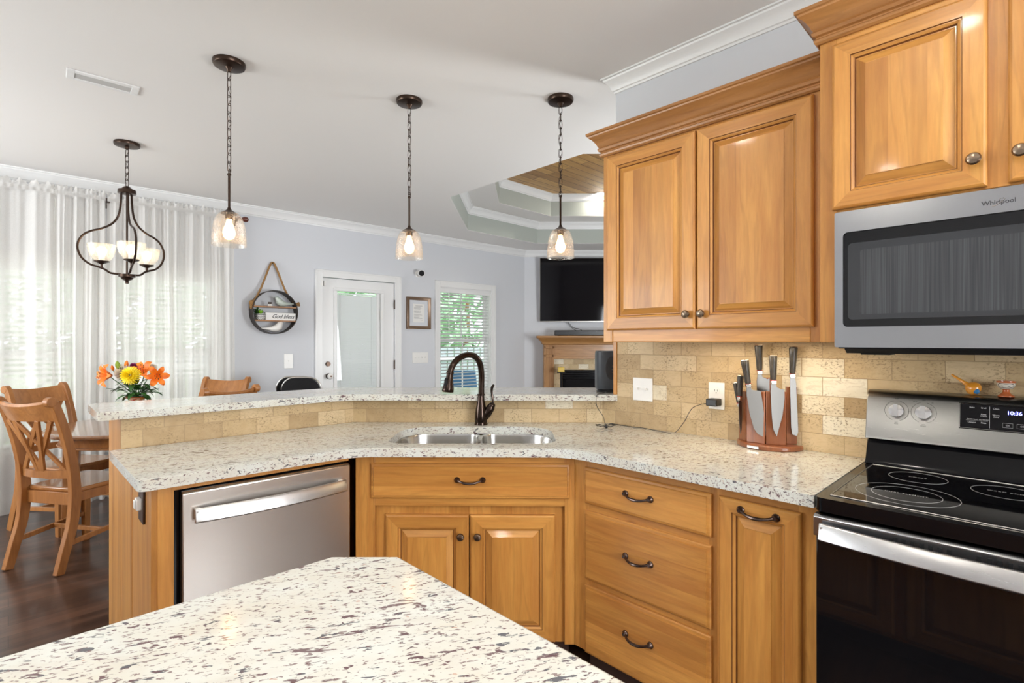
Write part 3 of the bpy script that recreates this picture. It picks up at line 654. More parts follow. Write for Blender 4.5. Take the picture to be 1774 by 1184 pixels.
# ------------------------------------------------------------------ kitchen layout (kitchen axes: x along the cabinet wall, y towards it)
FXL, FYR, CD = -2.12, 1.785, 3.22                 # left run face x, right run face y, angled face y-x
CZ0, CZ1 = 0.876, 0.914
KICK = 0.04
def raised(mb, x0, x1, z0, z1, y=0.0, rail=0.062, th=0.020):
    """raised-panel door seen from -y; back at y"""
    L = [(0, 0), (0, -th + .007), (.003, -th + .003), (.008, -th), (rail - .006, -th), (rail - .004, -th + .004), (rail - .002, -th + .004), (rail + .005, -th + .009), (rail + .008, -th + .0155), (rail + .0105, -th + .0155), (rail + .036, -th + .003), (rail + .0362, -th - .000), (rail + .038, -th - .000)]
    mb.rings_xz([(x0 + i, x1 - i, z0 + i, z1 - i, y + d) for i, d in L], 0, 1, 0, {4: 2, 7: 2})
def slabfront(mb, x0, x1, z0, z1, y=0.0, th=0.020):
    L = [(0, 0), (0, -th + .010), (.004, -th + .006), (.012, -th + .004), (.014, -th)]
    mb.rings_xz([(x0 + i, x1 - i, z0 + i, z1 - i, y + d) for i, d in L], 1, 1, 1)
def door(name, par, x0, x1, z0, z1, y=0.0, knob=None, pull=None, loc=None, rz=None, rail=0.062):
    mb = MB(); raised(mb, x0, x1, z0, z1, y, rail); o = make(name, mb, ['wood_z', 'wood_x', 'glaze'], par, ang=20, loc=loc, rz=rz)
    if knob: k = add_knob(o, knob[0], knob[1], y - .020)
    if pull: add_pull(o, pull[0], pull[1], y - .020)
    return o
def drawer(par, x0, x1, z0, z1, y=0.0, pull=None, name='drawer'):
    mb = MB(); slabfront(mb, x0, x1, z0, z1, y); o = make(name, mb, ['wood_z', 'wood_x'], par, ang=20)
    if pull: add_pull(o, pull[0], pull[1], y - .020)
    return o
def add_knob(par, x, z, y):
    mb = MB(); mb.lathe([(.008, 0), (.008, .008), (.006, .012), (.010, .016), (.0165, .020), (.0175, .025), (.014, .031), (.006, .034)], 20)
    mb.xf(Matrix.Translation((x, y, z)) @ Matrix.Rotation(R(90), 4, 'X')); return make('knob', mb, 'knob', par)
def add_pull(par, x, z, y, L=0.112):
    mb = MB(); n = 18; pts = []; rr = []
    for i in range(n + 1):
        t = i / n; u = (t - .5) * L; e = abs(t - .5) * 2
        pts.append((x + u, y - .026 * (1 - e ** 2.6) - .004, z - .010 * (1 - e ** 2) + .004)); rr.append(.0042 + .0022 * (1 - e) + .0035 * max(0, e - .8) * 5)
    mb.tube(pts, rr, 8)
    for s_ in (-1, 1):
        st = mb.n(); mb.lathe([(.0135, 0), (.013, .004), (.009, .008), (.006, .016)], 14); mb.xf(Matrix.Translation((x + s_ * L / 2, y, z + .003)) @ Matrix.Rotation(R(90), 4, 'X'), st)
    return make('pull_handle', mb, 'pull', par)

# counters ------------------------------------------------------------------
SX0, SX1, SY0, SY1 = -0.575, 0.205, 2.335, 2.795   # sink opening in camera ground coords
def sink_loop(i=0.0, nn=10):
    x0, x1, y0, y1 = SX0 + i, SX1 - i, SY0 + i, SY1 - i
    pts = fillet([(x0, y0), (x1, y0), (x1, y1), (x0, y1)], {0: .08, 1: .08, 2: .17, 3: .17})
    return pts
cut = [K(*p) for p in sink_loop()]
outer = [(-2.075, .305), (-2.075, 3.14 - 2.075), (-(3.14 - 1.725), 1.725), (-.476, 1.725), (-.476, 2.418), (2.418 - 4.163, 2.418), (-2.748, 4.163 - 2.748), (-2.748, .305)]
outer_f = fillet(outer, {0: .03, 1: .22, 2: .22})
m = MB(); slab(m, outer_f, CZ0, CZ1, [cut]); tag(make('countertop', m, 'granite', bevel=.007, seg=3), 'L-shaped speckled granite counter with the sink cut into its angled corner', 'countertop')
bar = [(-3.15, .268), (-2.72, .262), (-2.72, 4.06 - 2.72), (-1.642, 2.416), (-1.668, 2.425), (-1.668, 3.02), (-3.15, 4.69 - 3.15)]
m = MB(); slab(m, fillet(bar, {0: .02, 1: .02, 2: .22}), 1.045, 1.08); tag(make('bar_top', m, 'granite', bevel=.007, seg=3), 'raised granite bar top running behind the sink above the tiled ledge', 'bar top')
# knee wall carrying the bar, with its tile face
kb = [(-2.77, .36), (-2.77, 4.19 - 2.77), (-1.765, 2.425), (-1.668, 2.425), (-1.668, 2.80), (-3.08, 1.38), (-3.08, .36)]
m = MB(); slab(m, kb, FZ, 1.044); struct(make('wall_bar', m, 'wood_z', smooth=False), 'half-height wall carrying the bar')
def tile_panel(name, p0, p1, z0, z1, label, th=.012):
    a = Vector(p0); b = Vector(p1); ln = (b - a).length; mb = MB(); mb.box(0, ln, 0, th, 0, z1 - z0)
    o = make(name, mb, 'tile', loc=(a.x, a.y, z0), rz=math.atan2((b - a).y, (b - a).x), smooth=False); return o
t_ = thing('tile_backsplash', 'tumbled travertine tiles covering the wall behind the knife block and range', 'backsplash', (0, 0, 0))
mb = MB(); mb.box(-.014, 3.5, 0, .0115, 0, 1.0445 - CZ1); mb.box(.088, 3.5, 0, .0115, 1.0445 - CZ1, 1.36 + .10 - CZ1); o = make('tile_field', mb, 'tile', t_, loc=(-1.733, 2.418, CZ1 + .0005), smooth=False)
t_ = thing('tile_backsplash', 'low band of travertine tiles below the raised bar top', 'backsplash', (0, 0, 0))
o = tile_panel('tile_field', (-2.750, .345), (-2.750, 1.413), CZ1 + .0005, 1.044, ''); o.parent = t_
# front faces look away from local y: left run faces +x, so local x runs +y
o.rotation_euler = (0, 0, R(90)); 
o = tile_panel('tile_field', (-2.750, 1.413), (-1.745, 2.418), CZ1 + .0005, 1.044, ''); o.parent = t_
m = MB(); m.box(-1.665, -1.645, 2.410, 2.432, 1.081, 1.372); struct(make('trim_8', m, 'wood_z'), 'narrow wooden corner strip where the tiles end beside the bar')

# peninsula end cabinet -----------------------------------------------------------
t_ = thing('peninsula_cabinet', 'honey wood end cabinet closing the peninsula left of the dishwasher', 'cabinet', (0, 0, 0))
m = MB(); m.box(-3.12, -2.752, .345, .362, FZ, 1.044); make('end_panel', m, 'wood_z', t_, bevel=.002)
m = MB(); m.box(-2.752, -2.49, .346, .364, FZ, .875); make('end_panel', m, 'wood_z', t_, bevel=.002)
m = MB(); m.box(-2.49, FXL, .348, .366, FZ, .875); make('end_panel', m, 'wood_z', t_, bevel=.002)
m = MB(); m.box(FXL - .02, FXL, .366, .415, FZ, .875); make('stile', m, 'wood_z', t_, bevel=.002)
m = MB(); m.box(FXL - .02, FXL - .002, .415, 1.068, .853, .875); make('rail', m, 'wood_x', t_)
m = MB(); m.box(-3.12, -3.085, .362, 4.6 - 3.1, FZ, 1.044); make('back_panel', m, 'wood_z', t_)
# tile edge strip at the end of the ledge
# outlet on the end panel
o_ = thing('wall_outlet', 'dark brown outlet plate with a white plug on the peninsula end panel', 'outlet', (-2.262, .347, .79))
m = MB(); m.box(-.044, .044, -.007, 0, -.064, .064); make('cover_plate', m, 'darkbrown', o_, bevel=.002)
m = MB(); m.box(-.020, .020, -.022, -.006, -.018, .023); m.box(-.014, .014, -.027, -.022, -.013, .017); make('plug', m, 'plastic', o_, bevel=.006)

# dishwasher ----------------------------------------------------------------------
dw = thing('dishwasher', 'stainless steel dishwasher with a wide bowed bar handle', 'dishwasher', (FXL, .415, 0), R(90))
m = MB(); m.box(.002, .65, .03, .56, FZ, .850); make('tub_body', m, 'black', dw)
m = MB(); m.prism_x([(0.02, KICK + .005), (0.02, .838), (.006, .845), (-.012, .845), (-.020, .838), (-.020, KICK + .01), (-.016, KICK + .005)], .022, .648); make('front_panel', m, 'steel_z', dw, bevel=.003)
m = MB(); n = 22; rings = []
for i in range(n + 1):
    t = i / n; x = .055 + .565 * t; bow = .028 * math.sin(math.pi * t) ** .8 if 0 < t < 1 else 0
    rings.append([(x, -.046 - bow, .735), (x, -.054 - bow, .74), (x, -.047 - bow, .780), (x, -.043 - bow, .785), (x, -.036 - bow, .785), (x, -.036 - bow, .735)])
m.loft(rings); m.box(.058, .078, -.050, -.018, .742, .778); m.box(.598, .618, -.050, -.018, .742, .778); make('handle', m, 'steel_light', dw, bevel=.0015)
m = MB(); m.box(.01, .65, .02, .04, FZ, KICK); make('toe_panel', m, 'matte_black', dw)

# angled sink cabinet -----------------------------------------------------------------
D45 = R(45)
FLX, FRX = FXL, -(CD - FYR)                        # corner x values
c0 = (FXL, CD + FXL)                               # left face corner
flen = math.hypot(FRX - FXL, FRX - FXL)
sk = thing('sink_cabinet', 'honey wood angled cabinet under the sink with a false drawer over two doors', 'cabinet', (c0[0], c0[1], 0), D45)
mid = flen / 2
lx0, lx1 = mid - .435 , mid + .435
# local x of camera X=0: project
def sxl(X): 
    k = K(X, 2.275); return ((k[0] - c0[0]) + (k[1] - c0[1])) / math.sqrt(2)
dx0, dx1 = sxl(-.622), sxl(.254); rx0, rx1 = sxl(-.607), sxl(.232); q0, qm0, qm1, q1 = sxl(-.562), sxl(-.191), sxl(-.186), sxl(.190)
m = MB(); m.box(0, rx0, 0, .02, KICK, .875); make('stile', m, 'wood_z', sk, bevel=.0015)
m = MB(); m.box(rx1, flen, 0, .02, KICK, .875); make('stile', m, 'wood_z', sk, bevel=.0015)
m = MB(); m.box(rx0, rx1, 0, .02, .648, .875); make('rail', m, 'wood_x', sk, bevel=.0015)
m = MB(); wall_holes(m, rx0, rx1, KICK, .648, [(q0 + .02, q1 - .02, KICK + .03, .59)], .022, .04); make('recessed_frame', m, 'wood_z', sk)
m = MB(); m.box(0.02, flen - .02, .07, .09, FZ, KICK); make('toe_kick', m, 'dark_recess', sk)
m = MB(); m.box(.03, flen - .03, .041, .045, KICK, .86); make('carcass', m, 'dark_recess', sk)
drawer(sk, dx0, dx1, .685, .838, 0, ((dx0 + dx1) / 2, .766), 'false_drawer_front')
door('cabinet_door', sk, q0, qm0, KICK + .005, .607, .022, knob=(qm0 - .035, .518)); door('cabinet_door', sk, qm1, q1, KICK + .005, .607, .022, knob=(qm1 + .035, .518))

# drawer cabinet and pull-out on the right run
xs_ = FRX; u0, u1 = -1.372, -.815
dc = thing('drawer_cabinet', 'honey wood base cabinet with three stacked drawers right of the sink', 'cabinet', (0, FYR, 0))
m = MB(); m.box(xs_, u0 + .012, 0, .02, KICK, .875); make('stile', m, 'wood_z', dc, bevel=.0015)
m = MB(); m.box(u1 - .012, -.797, 0, .02, KICK, .875); make('stile', m, 'wood_z', dc, bevel=.0015)
for a, b_ in ((.835, .875), (.64, .70), (.33, .375), (KICK, .06)): m = MB(); m.box(u0 + .012, u1 - .012, .001, .02, a, b_); make('rail', m, 'wood_x', dc)
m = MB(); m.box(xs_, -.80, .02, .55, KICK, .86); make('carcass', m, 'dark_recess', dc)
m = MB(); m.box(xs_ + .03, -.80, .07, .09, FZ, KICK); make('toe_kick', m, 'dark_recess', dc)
for a, b_, pz in ((.682, .837, .765), (.357, .651, .515), (.040, .333, .205)): drawer(dc, u0, u1, a, b_, 0, ((u0 + u1) / 2 - .012, pz))
pc = thing('pullout_cabinet', 'narrow honey wood pull-out cabinet with one tall door beside the range', 'cabinet', (0, FYR, 0))
m = MB(); m.box(-.797, -.79 + .016, 0, .02, KICK, .875); make('stile', m, 'wood_z', pc)
m = MB(); m.box(-.535, -.472, 0, .02, FZ, .875); make('stile', m, 'wood_z', pc, bevel=.0015)
for a, b_ in ((.832, .875), (FZ, KICK + .02)): m = MB(); m.box(-.774, -.535, .001, .02, a, b_); make('rail', m, 'wood_x', pc)
m = MB(); m.box(-.79, -.473, .02, .55, KICK, .86); make('carcass', m, 'dark_recess', pc)
door('cabinet_door', pc, -.785, -.524, KICK + .005, .838, 0, pull=(-.652, .805), rail=.052)

# upper cabinet -----------------------------------------------------------------------
WCROWN = [(0, 0), (.008, 0), (.014, .006), (.016, .014), (.010, .020), (.010, .024), (.018, .028), (.022, .038), (.016, .046), (.020, .050), (.026, .064), (.040, .084), (.054, .094), (.056, .100), (.062, .103), (.062, .114), (0, .114)]
uc = thing('wall_cabinet', 'honey wood wall cabinet with two raised-panel doors above the knife block', 'cabinet', (0, 0, 0))
UX0, UX1, UY = -1.492, -.523, 2.09
m = MB(); m.box(UX0, UX1, UY, 2.429, 1.395, 2.275); make('carcass', m, 'wood_z', uc)
m = MB(); m.box(UX0, -1.44, UY - .012, UY, 1.372, 2.275); make('stile', m, 'wood_z', uc, bevel=.002)
m = MB(); m.box(-.585, UX1, UY - .012, UY, 1.372, 2.275); make('stile', m, 'wood_z', uc, bevel=.002)
m = MB(); m.box(-1.44, -.585, UY - .010, UY, 1.372, 1.44); make('bottom_rail', m, 'wood_x', uc, bevel=.003)
m = MB(); m.box(-1.44, -.585, UY - .010, UY, 2.25, 2.275); make('top_rail', m, 'wood_x', uc)
door('cabinet_door', uc, -1.463, -1.016, 1.428, 2.262, UY - .012, knob=(-1.046, 1.49)); door('cabinet_door', uc, -1.009, -.570, 1.428, 2.262, UY - .012, knob=(-.98, 1.49))
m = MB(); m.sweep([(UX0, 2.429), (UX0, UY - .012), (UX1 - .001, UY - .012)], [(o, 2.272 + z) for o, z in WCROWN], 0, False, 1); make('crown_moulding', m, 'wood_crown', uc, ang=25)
m = MB(); m.box(-1.10, -.62, 2.16, 2.22, 1.378, 1.394); tag(make('undercabinet_light', m, 'plastic'), 'slim light bar under the two-door wall cabinet', 'light')
area('undercabinet_glow', (-.83, 2.22, 1.370), (0, 0, 0), .55, .04, 1.5, (1, .80, .52))
# cabinet above the microwave
mc = thing('wall_cabinet', 'taller honey wood wall cabinet above the microwave', 'cabinet', (0, 0, 0))
VX0, VX1, VY = -.523, .345, 1.965
m = MB(); m.box(VX0 + .002, VX1, VY, 2.429, 1.802, 2.378); m.box(VX0 + .002, -.478, VY, 2.417, 1.372, 1.802); m.box(.303, VX1, VY, 2.417, 1.372, 1.802); make('carcass', m, 'wood_z', mc)
m = MB(); m.box(VX0, -.474, VY - .004, VY, 1.372, 2.378); make('stile', m, 'wood_z', mc, bevel=.0015)
m = MB(); m.box(-.474, VX1, VY - .004, VY, 2.33, 2.378); make('top_rail', m, 'wood_x', mc)
m = MB(); m.box(-.11, -.06, VY - .005, VY, 1.803, 2.33); make('stile', m, 'wood_z', mc)
door('cabinet_door', mc, -.484, -.106, 1.808, 2.352, VY - .004, knob=(-.133, 1.883), rail=.058); door('cabinet_door', mc, -.064, .315, 1.808, 2.352, VY - .004, knob=(-.040, 1.883), rail=.058)
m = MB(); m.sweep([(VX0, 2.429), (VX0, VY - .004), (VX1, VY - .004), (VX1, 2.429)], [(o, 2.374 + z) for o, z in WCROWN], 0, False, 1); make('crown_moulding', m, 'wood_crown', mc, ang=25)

# unseen run added right of the range to feed the dishwasher's reflections
rc = thing('added_base_cabinet', 'unseen honey wood base cabinet added right of the range for reflections', 'cabinet', (0, FYR, 0))
m = MB(); m.box(.312, 1.5, 0, .62, KICK, .875); make('carcass', m, 'wood_z', rc)
m = MB(); m.box(.312, 1.5, .07, .5, FZ, KICK); make('toe_kick', m, 'dark_recess', rc)
for k in range(2): drawer(rc, .34 + k * .58, .90 + k * .58, .69, .84, 0, (.62 + k * .58, .77)); door('cabinet_door', rc, .34 + k * .58, .90 + k * .58, .06, .66, 0, knob=(.86 + k * .58, .6))
m = MB(); m.box(.308, 1.52, 1.725, 2.417, CZ0, CZ1); tag(make('countertop', m, 'granite', bevel=.006), 'unseen speckled granite counter added right of the range for reflections', 'countertop')
rw_ = thing('wall_cabinet', 'unseen honey wood wall cabinet added right of the microwave for reflections', 'cabinet', (0, 0, 0))
m = MB(); m.box(.35, 1.5, UY, 2.429, 1.40, 2.275); make('carcass', m, 'wood_z', rw_)
for k in range(2): door('cabinet_door', rw_, .37 + k * .56, .92 + k * .56, 1.41, 2.262, UY, knob=(.88 - k * .0 + k * .10, 1.49))
fg = thing('refrigerator', 'unseen stainless refrigerator added beyond the right end of the counter for reflections', 'refrigerator', (1.56, 1.62, FZ))
m = MB(); m.box(0, .95, .05, .79, 0.02, 1.85); make('body', m, 'matte_black', fg)
for a in (0, .48): m = MB(); m.box(a + .003, a + .467, 0, .05, .62, 1.85); make('door', m, 'steel_z', fg, bevel=.006); m = MB(); m.tube([(a + (.44 if a == 0 else .03), -.05, .8), (a + (.44 if a == 0 else .03), -.05, 1.6)], .012, 8); make('handle', m, 'steel', fg)
m = MB(); m.box(.003, .947, 0, .05, .03, .61); make('drawer', m, 'steel_z', fg, bevel=.006)

# microwave ---------------------------------------------------------------------------
mw = thing('microwave', 'stainless over-the-range microwave with a black window', 'microwave', (-.475, 1.94, 1.356))
W_, Hh = .775, .440
m = MB(); m.box(.004, W_ - .004, .03, .475, -.004, Hh); make('body', m, 'matte_black', mw)
wx0, wx1, wz0_, wz1_ = .024, .585, .066, .372
def rrect(x0, x1, z0, z1, r, k=5):
    pts = []
    for cx_, cz_, a in ((x1 - r, z1 - r, 0), (x0 + r, z1 - r, 90), (x0 + r, z0 + r, 180), (x1 - r, z0 + r, 270)):
        for i in range(k + 1): t = R(a + 90 * i / k); pts.append((cx_ + r * math.cos(t), cz_ + r * math.sin(t)))
    return pts
m = MB(); outr = rrect(0, W_, 0, Hh, .006); inr = rrect(wx0, wx1, wz0_, wz1_, .014); bm = m.bm
for yy in (0.0,):
    ed = []
    for lp in (outr, inr):
        vs = [bm.verts.new((x, yy, z)) for x, z in lp]; ed += [bm.edges.new((vs[i], vs[(i + 1) % len(vs)])) for i in range(len(vs))]
    bmesh.ops.triangle_fill(bm, edges=ed, use_beauty=True)
m.loft([[(x, 0, z) for x, z in outr], [(x, .03, z) for x, z in outr]], cap=False); m.loft([[(x, 0, z) for x, z in inr], [(x, .008, z) for x, z in inr]], cap=False)
bmesh.ops.remove_doubles(bm, verts=bm.verts, dist=1e-5); make('steel_face', m, 'steel', mw)
m = MB(); m.loft([[(x, .008, z) for x, z in rrect(wx0, wx1, wz0_, wz1_, .014)], [(x, .014, z) for x, z in rrect(wx0, wx1, wz0_, wz1_, .014)]]); wnd = make('door_window', m, 'blackglass', mw)
M['mw_band'] = mat('smoked_window_surround', (0.038, 0.040, 0.044), 0.15, spec=0.4)
m = MB(); m.loft([[(x, .0078, z) for x, z in rrect(wx0 + .012, wx1 - .03, wz0_ + .024, wz1_ - .036, .012)], [(x, .0082, z) for x, z in rrect(wx0 + .012, wx1 - .03, wz0_ + .024, wz1_ - .036, .012)]]); make('window_surround', m, 'mw_band', wnd)
M['mw_mesh'] = mat('perforated_window_screen', (0.06, 0.06, 0.065), 0.22, spec=0.5); tt = NT(M['mw_mesh']); nn_ = tt.noise(tt.coord('Object', (1, 1, .01)), 260, 2); tt.col(tt.ramp(nn_, [(.35, (.036, .038, .042)), (.7, (.062, .066, .072))]))
m = MB(); m.loft([[(x, .0074, z) for x, z in rrect(wx0 + .045, wx1 - .06, wz0_ + .04, wz1_ - .06, .01)], [(x, .008, z) for x, z in rrect(wx0 + .045, wx1 - .06, wz0_ + .04, wz1_ - .06, .01)]]); make('window_screen', m, 'mw_mesh', wnd)
m = MB(); m.box(.60, .755, -.001, .01, .045, .395); make('control_panel', m, 'blackglass', mw, bevel=.003)
m = MB(); m.tube([(.592, 0, .06), (.592, -.035, .07), (.592, -.035, .36), (.592, 0, .37)], .009, 10); make('handle', m, 'steel', mw)
m = MB(); m.prism_x([(.03, -.004), (.06, -.020), (.40, -.020), (.44, -.004)], .02, W_ - .02); m.box(.06, .14, .06, .14, -.024, -.018); make('vent_underside', m, 'matte_black', mw, bevel=.002)
lettering('brand_lettering', [('Whirlpool', .392, .401, .0165)], 'ink', mw, (0, -.0006, 0))
m = MB(); sw = [(.378, -.001, .3915), (.386, -.001, .3925), (.398, -.001, .4005), (.405, -.001, .408), (.402, -.001, .4105), (.394, -.001, .4095)]; m.tube(sw, [.0004, .0007, .0008, .0007, .0006, .0003], 6); make('brand_swirl', m, 'chrome', mw)

# range -------------------------------------------------------------------------------
rg = thing('range', 'freestanding electric range with black glass cooktop and steel backguard', 'range', (-.468, 1.70, 0))
RW_ = .772
m = MB(); m.box(.004, RW_ - .004, .02, .70, FZ + .02, .868); make('body', m, 'black', rg)
m = MB(); slab(m, fillet([(0, 0), (RW_, 0), (RW_, .655), (0, .655)], {0: .02, 1: .02}), .878, .918); make('cooktop_rim', m, 'black', rg, bevel=.008, seg=3)
m = MB(); m.box(.028, RW_ - .028, .045, .60, .915, .9195); make('glass_top', m, 'blackglass', rg, bevel=.002)
M['rim'] = mat('worn_metal_edge', (0.55, 0.53, 0.5), 0.3, 1.0)
m = MB()
def ringm(cx_, cy_, r, w_=.0006): m.lathe([(r - w_, 0), (r + w_, 0), (r + w_, .0003), (r - w_, .0003), (r - w_, 0)], 72, (cx_, cy_, .9195), cap=False)
ringm(.185, .215, .125); ringm(.185, .215, .085); ringm(.178, .475, .078); ringm(.585, .205, .095); ringm(.585, .475, .105); ringm(.395, .45, .082)
make('burner_markings', m, 'ink_light', rg, smooth=False)
bm = bmesh.new()
for txt, x_, y_ in (('SINGLE', .178, .475), ('DUAL ELEMENT', .185, .215), ('WARM ZONE', .395, .45)):
    me = text_mesh(txt, .0125, space=1.25); me.transform(Matrix.Translation((x_, y_, .9202))); bm.from_mesh(me)
me = bpy.data.meshes.new('burner_lettering'); bm.to_mesh(me); me.materials.append(M['ink_light']); o = bpy.data.objects.new('burner_lettering', me); C.objects.link(o); o.parent = rg
m = MB(); m.tube([(.030, .575, .9197), (.030, .047, .9197), (RW_ - .03, .047, .9197), (RW_ - .03, .575, .9197), (.03, .595, .9197)], .0016, 6); make('glass_edge_trim', m, 'rim', rg)
m = MB(); m.prism_x([(-.004, .806), (-.004, .862), (.004, .868), (.03, .868), (.03, .806)], -.002, RW_ + .002); dr = make('door_top_band', m, 'steel', rg, bevel=.002)
m = MB()
for k in range(30):
    if k in (7, 8, 16, 17, 24): continue
    x = .19 + k * .0185; m.box(x, x + .009, -.0052, -.003, .838, .850)
make('vent_slots', m, 'matte_black', dr)
m = MB(); m.box(.006, RW_ - .006, -.004, .03, .15, .806); od = make('oven_door', m, 'blackglass', rg, bevel=.002)
m = MB(); n = 24; rings = []
for i in range(n + 1):
    t = i / n; x = .018 + (RW_ - .036) * t; bow = .030 * math.sin(math.pi * t) ** .75 if 0 < t < 1 else 0; yb = -.026 - bow
    rings.append([(x, yb, .800), (x, yb - .010, .806), (x, yb + .0, .846), (x, yb + .003, .850), (x, yb + .012, .850), (x, yb + .012, .800)])
m.loft(rings); m.box(.022, .045, -.03, -.002, .808, .843); m.box(RW_ - .045, RW_ - .022, -.03, -.002, .808, .843); make('handle', m, 'steel_light', rg, bevel=.0015)
m = MB(); m.box(.006, RW_ - .006, -.004, .03, FZ + .03, .145); make('storage_drawer', m, 'black', rg, bevel=.003)
# backguard: black lower part leaning back, steel console above
m = MB(); m.prism_x([(.60, .918), (.60, .925), (.612, .945), (.640, 1.005), (.70, 1.02), (.70, .918)], 0.004, RW_ - .004); make('backguard_base', m, 'black', rg, bevel=.004, seg=3)
bgp = [(.612, 1.012), (.615, 1.022), (.640, 1.165), (.648, 1.180), (.664, 1.190), (.700, 1.192), (.712, 1.18), (.712, 1.012)]
m = MB(); m.prism_x(bgp, 0.002, RW_ - .002); bgd = make('backguard', m, 'steel_dark', rg, bevel=.004, seg=3)
tl = math.atan2(.025, .143)
def on_bg(x, z): return (x, .615 + (z - 1.022) * (.025 / .143), z)
def bgm(x, z, off=0.0): p = on_bg(x, z); return Matrix.Translation((p[0], p[1] - off, p[2])) @ Matrix.Rotation(-tl, 4, 'X')
def rotpart(name, mb, mt_, x, z, parent): mb.xf(bgm(x, z)); return make(name, mb, mt_, parent)
for kx_, kz_ in ((.096, 1.121), (.174, 1.121), (.60, 1.121), (.68, 1.121)):
    mb = MB(); mb.lathe([(.0245, 0), (.0245, .010), (.0225, .014), (.004, .016)], 28); mb.xf(Matrix.Rotation(R(90), 4, 'X')); mb.box(-.0065, .0065, -.028, -.012, -.0225, .0225); kn = rotpart('burner_knob', mb, 'chrome', kx_, kz_, bgd)
    mb = MB()
    for a0_, a1_ in ((25, 75), (105, 250), (285, 380)):
        pts = [(.036 * math.cos(R(a0_ + (a1_ - a0_) * i / 12)), -.0008, .036 * math.sin(R(a0_ + (a1_ - a0_) * i / 12))) for i in range(13)]; mb.tube(pts, .0005, 4)
    for a_ in (150, 180, 210, 320, 0): mb.box(.036 * math.cos(R(a_)) - .001, .036 * math.cos(R(a_)) + .001, -.0012, 0, .036 * math.sin(R(a_)) - .001, .036 * math.sin(R(a_)) + .001)
    rotpart('knob_scale', mb, 'ink', kx_, kz_, bgd)
def bg_text(items, material):
    bm = bmesh.new()
    for txt, x, z, s_ in items:
        me = text_mesh(txt, s_); me.transform(bgm(x, z, .0022) @ Matrix.Rotation(R(90), 4, 'X')); bm.from_mesh(me)
    me = bpy.data.meshes.new('lettering'); bm.to_mesh(me); me.materials.append(M[material]); o = bpy.data.objects.new('lettering', me); C.objects.link(o); o.parent = bgd; return o
bg_text([('OFF', .096, 1.164, .006), ('OFF', .174, 1.164, .006), ('LEFT', .096, 1.079, .005), ('REAR', .096, 1.074, .005), ('LEFT', .174, 1.079, .005), ('FRONT', .174, 1.074, .005), ('DUAL', .150, 1.158, .005), ('HI', .198, 1.157, .005)], 'ink').location.y = .0016
mb = MB(); mb.box(.272, .535, -.0016, .004, 1.083, 1.163)
for v in mb.bm.verts: v.co = Vector((v.co.x, v.co.y + on_bg(0, v.co.z)[1], v.co.z))
make('display_panel', mb, 'screen', bgd, bevel=.002)
mb = MB(); bezel = [(.270, -.0012, 1.081), (.270, -.0012, 1.165), (.537, -.0012, 1.165), (.537, -.0012, 1.081)]; mb.tube([(x, y + on_bg(0, z)[1], z) for x, y, z in bezel], .0016, 6, closed=True); make('display_bezel', mb, 'chrome', bgd)
bg_text([('Bake', .303, 1.152, .0068), ('Broil', .332, 1.152, .0068), ('Clean', .3625, 1.152, .0068), ('Keep', .332, 1.131, .0065), ('Warm', .332, 1.125, .0065), ('Warm', .3625, 1.131, .0065), ('Zone', .3625, 1.125, .0065), ('FROZEN BAKE - NO PREHEAT', .318, 1.113, .0042), ('Lasagna', .303, 1.103, .0068), ('Pizza', .332, 1.103, .0068), ('On', .3905, 1.101, .0070), ('Off', .424, 1.101, .0070)], 'ink_light')
bg_text([('10:36', .406, 1.141, .0165)], 'led')
mb = MB()
for x in (.3905, .424): mb.tube([(x + a, -.002, 1.101 + b_) for a, b_ in ((-.012, -.007), (.012, -.007), (.012, .007), (-.012, .007))], .0005, 4, closed=True)
mb.box(.3465, .3473, -.0024, -.0018, 1.088, 1.158); mb.box(.288, .343, -.0024, -.0018, 1.1088, 1.1094)
for v in mb.bm.verts: v.co.y += on_bg(0, v.co.z)[1]
make('key_outlines', mb, 'ink_light', bgd)

# clay figures on the backguard -----------------------------------------------------------
M['gourd'] = mat('orange_lacquer', (0.75, 0.30, 0.03), 0.25, coat=.6); M['clay'] = mat('terracotta_glaze', (0.50, 0.12, 0.03), 0.3, coat=.4); M['skin'] = mat('painted_skin_tone', (0.72, 0.38, 0.22), .4); M['pblue'] = mat('painted_blue', (0.02, .16, .38), .4); M['cream'] = mat('cream_glaze', (.66, .60, .50), .3, coat=.4)
gx, gz_ = RW(1685, 683, 2.375); g_ = thing('maraca', 'small orange painted gourd maraca leaning on the range backguard', 'maraca', (gx, 2.375, 1.192))
mb = MB(); mb.lathe([(.002, 0), (.012, .002), (.020, .009), (.0235, .019), (.021, .029), (.014, .037), (.008, .041), (.007, .046), (.0075, .048), (.0055, .052), (.0042, .072), (.0035, .09), (.002, .094)], 22); mb.xf(Matrix.Translation((.010, 0, .0095)) @ Matrix.Rotation(R(-52), 4, 'Y')); mb.xf(Matrix.Translation((0.008, 0, .0)))
make('gourd', mb, 'gourd', g_)
mb = MB(); mb.ball((.006, -.0145, .020), .011, .007, .0115, 14); make('painted_face', mb, 'skin', g_); mb = MB(); mb.ball((.011, -.0175, .0135), .0085, .005, .0095, 12); make('painted_shirt', mb, 'pblue', g_); mb = MB(); mb.ball((.0035, -.0195, .0225), .0052, .003, .0048, 10); make('painted_moustache', mb, 'petal_w', g_)
gx, _ = RW(1743, 680, 2.372); g_ = thing('goblet', 'small terracotta-footed goblet with a painted white bowl on the backguard', 'goblet', (gx, 2.372, 1.192))
mb = MB(); mb.lathe([(.021, 0), (.021, .003), (.012, .010), (.0085, .016), (.0085, .022), (.011, .025)], 24); make('foot', mb, 'clay', g_)
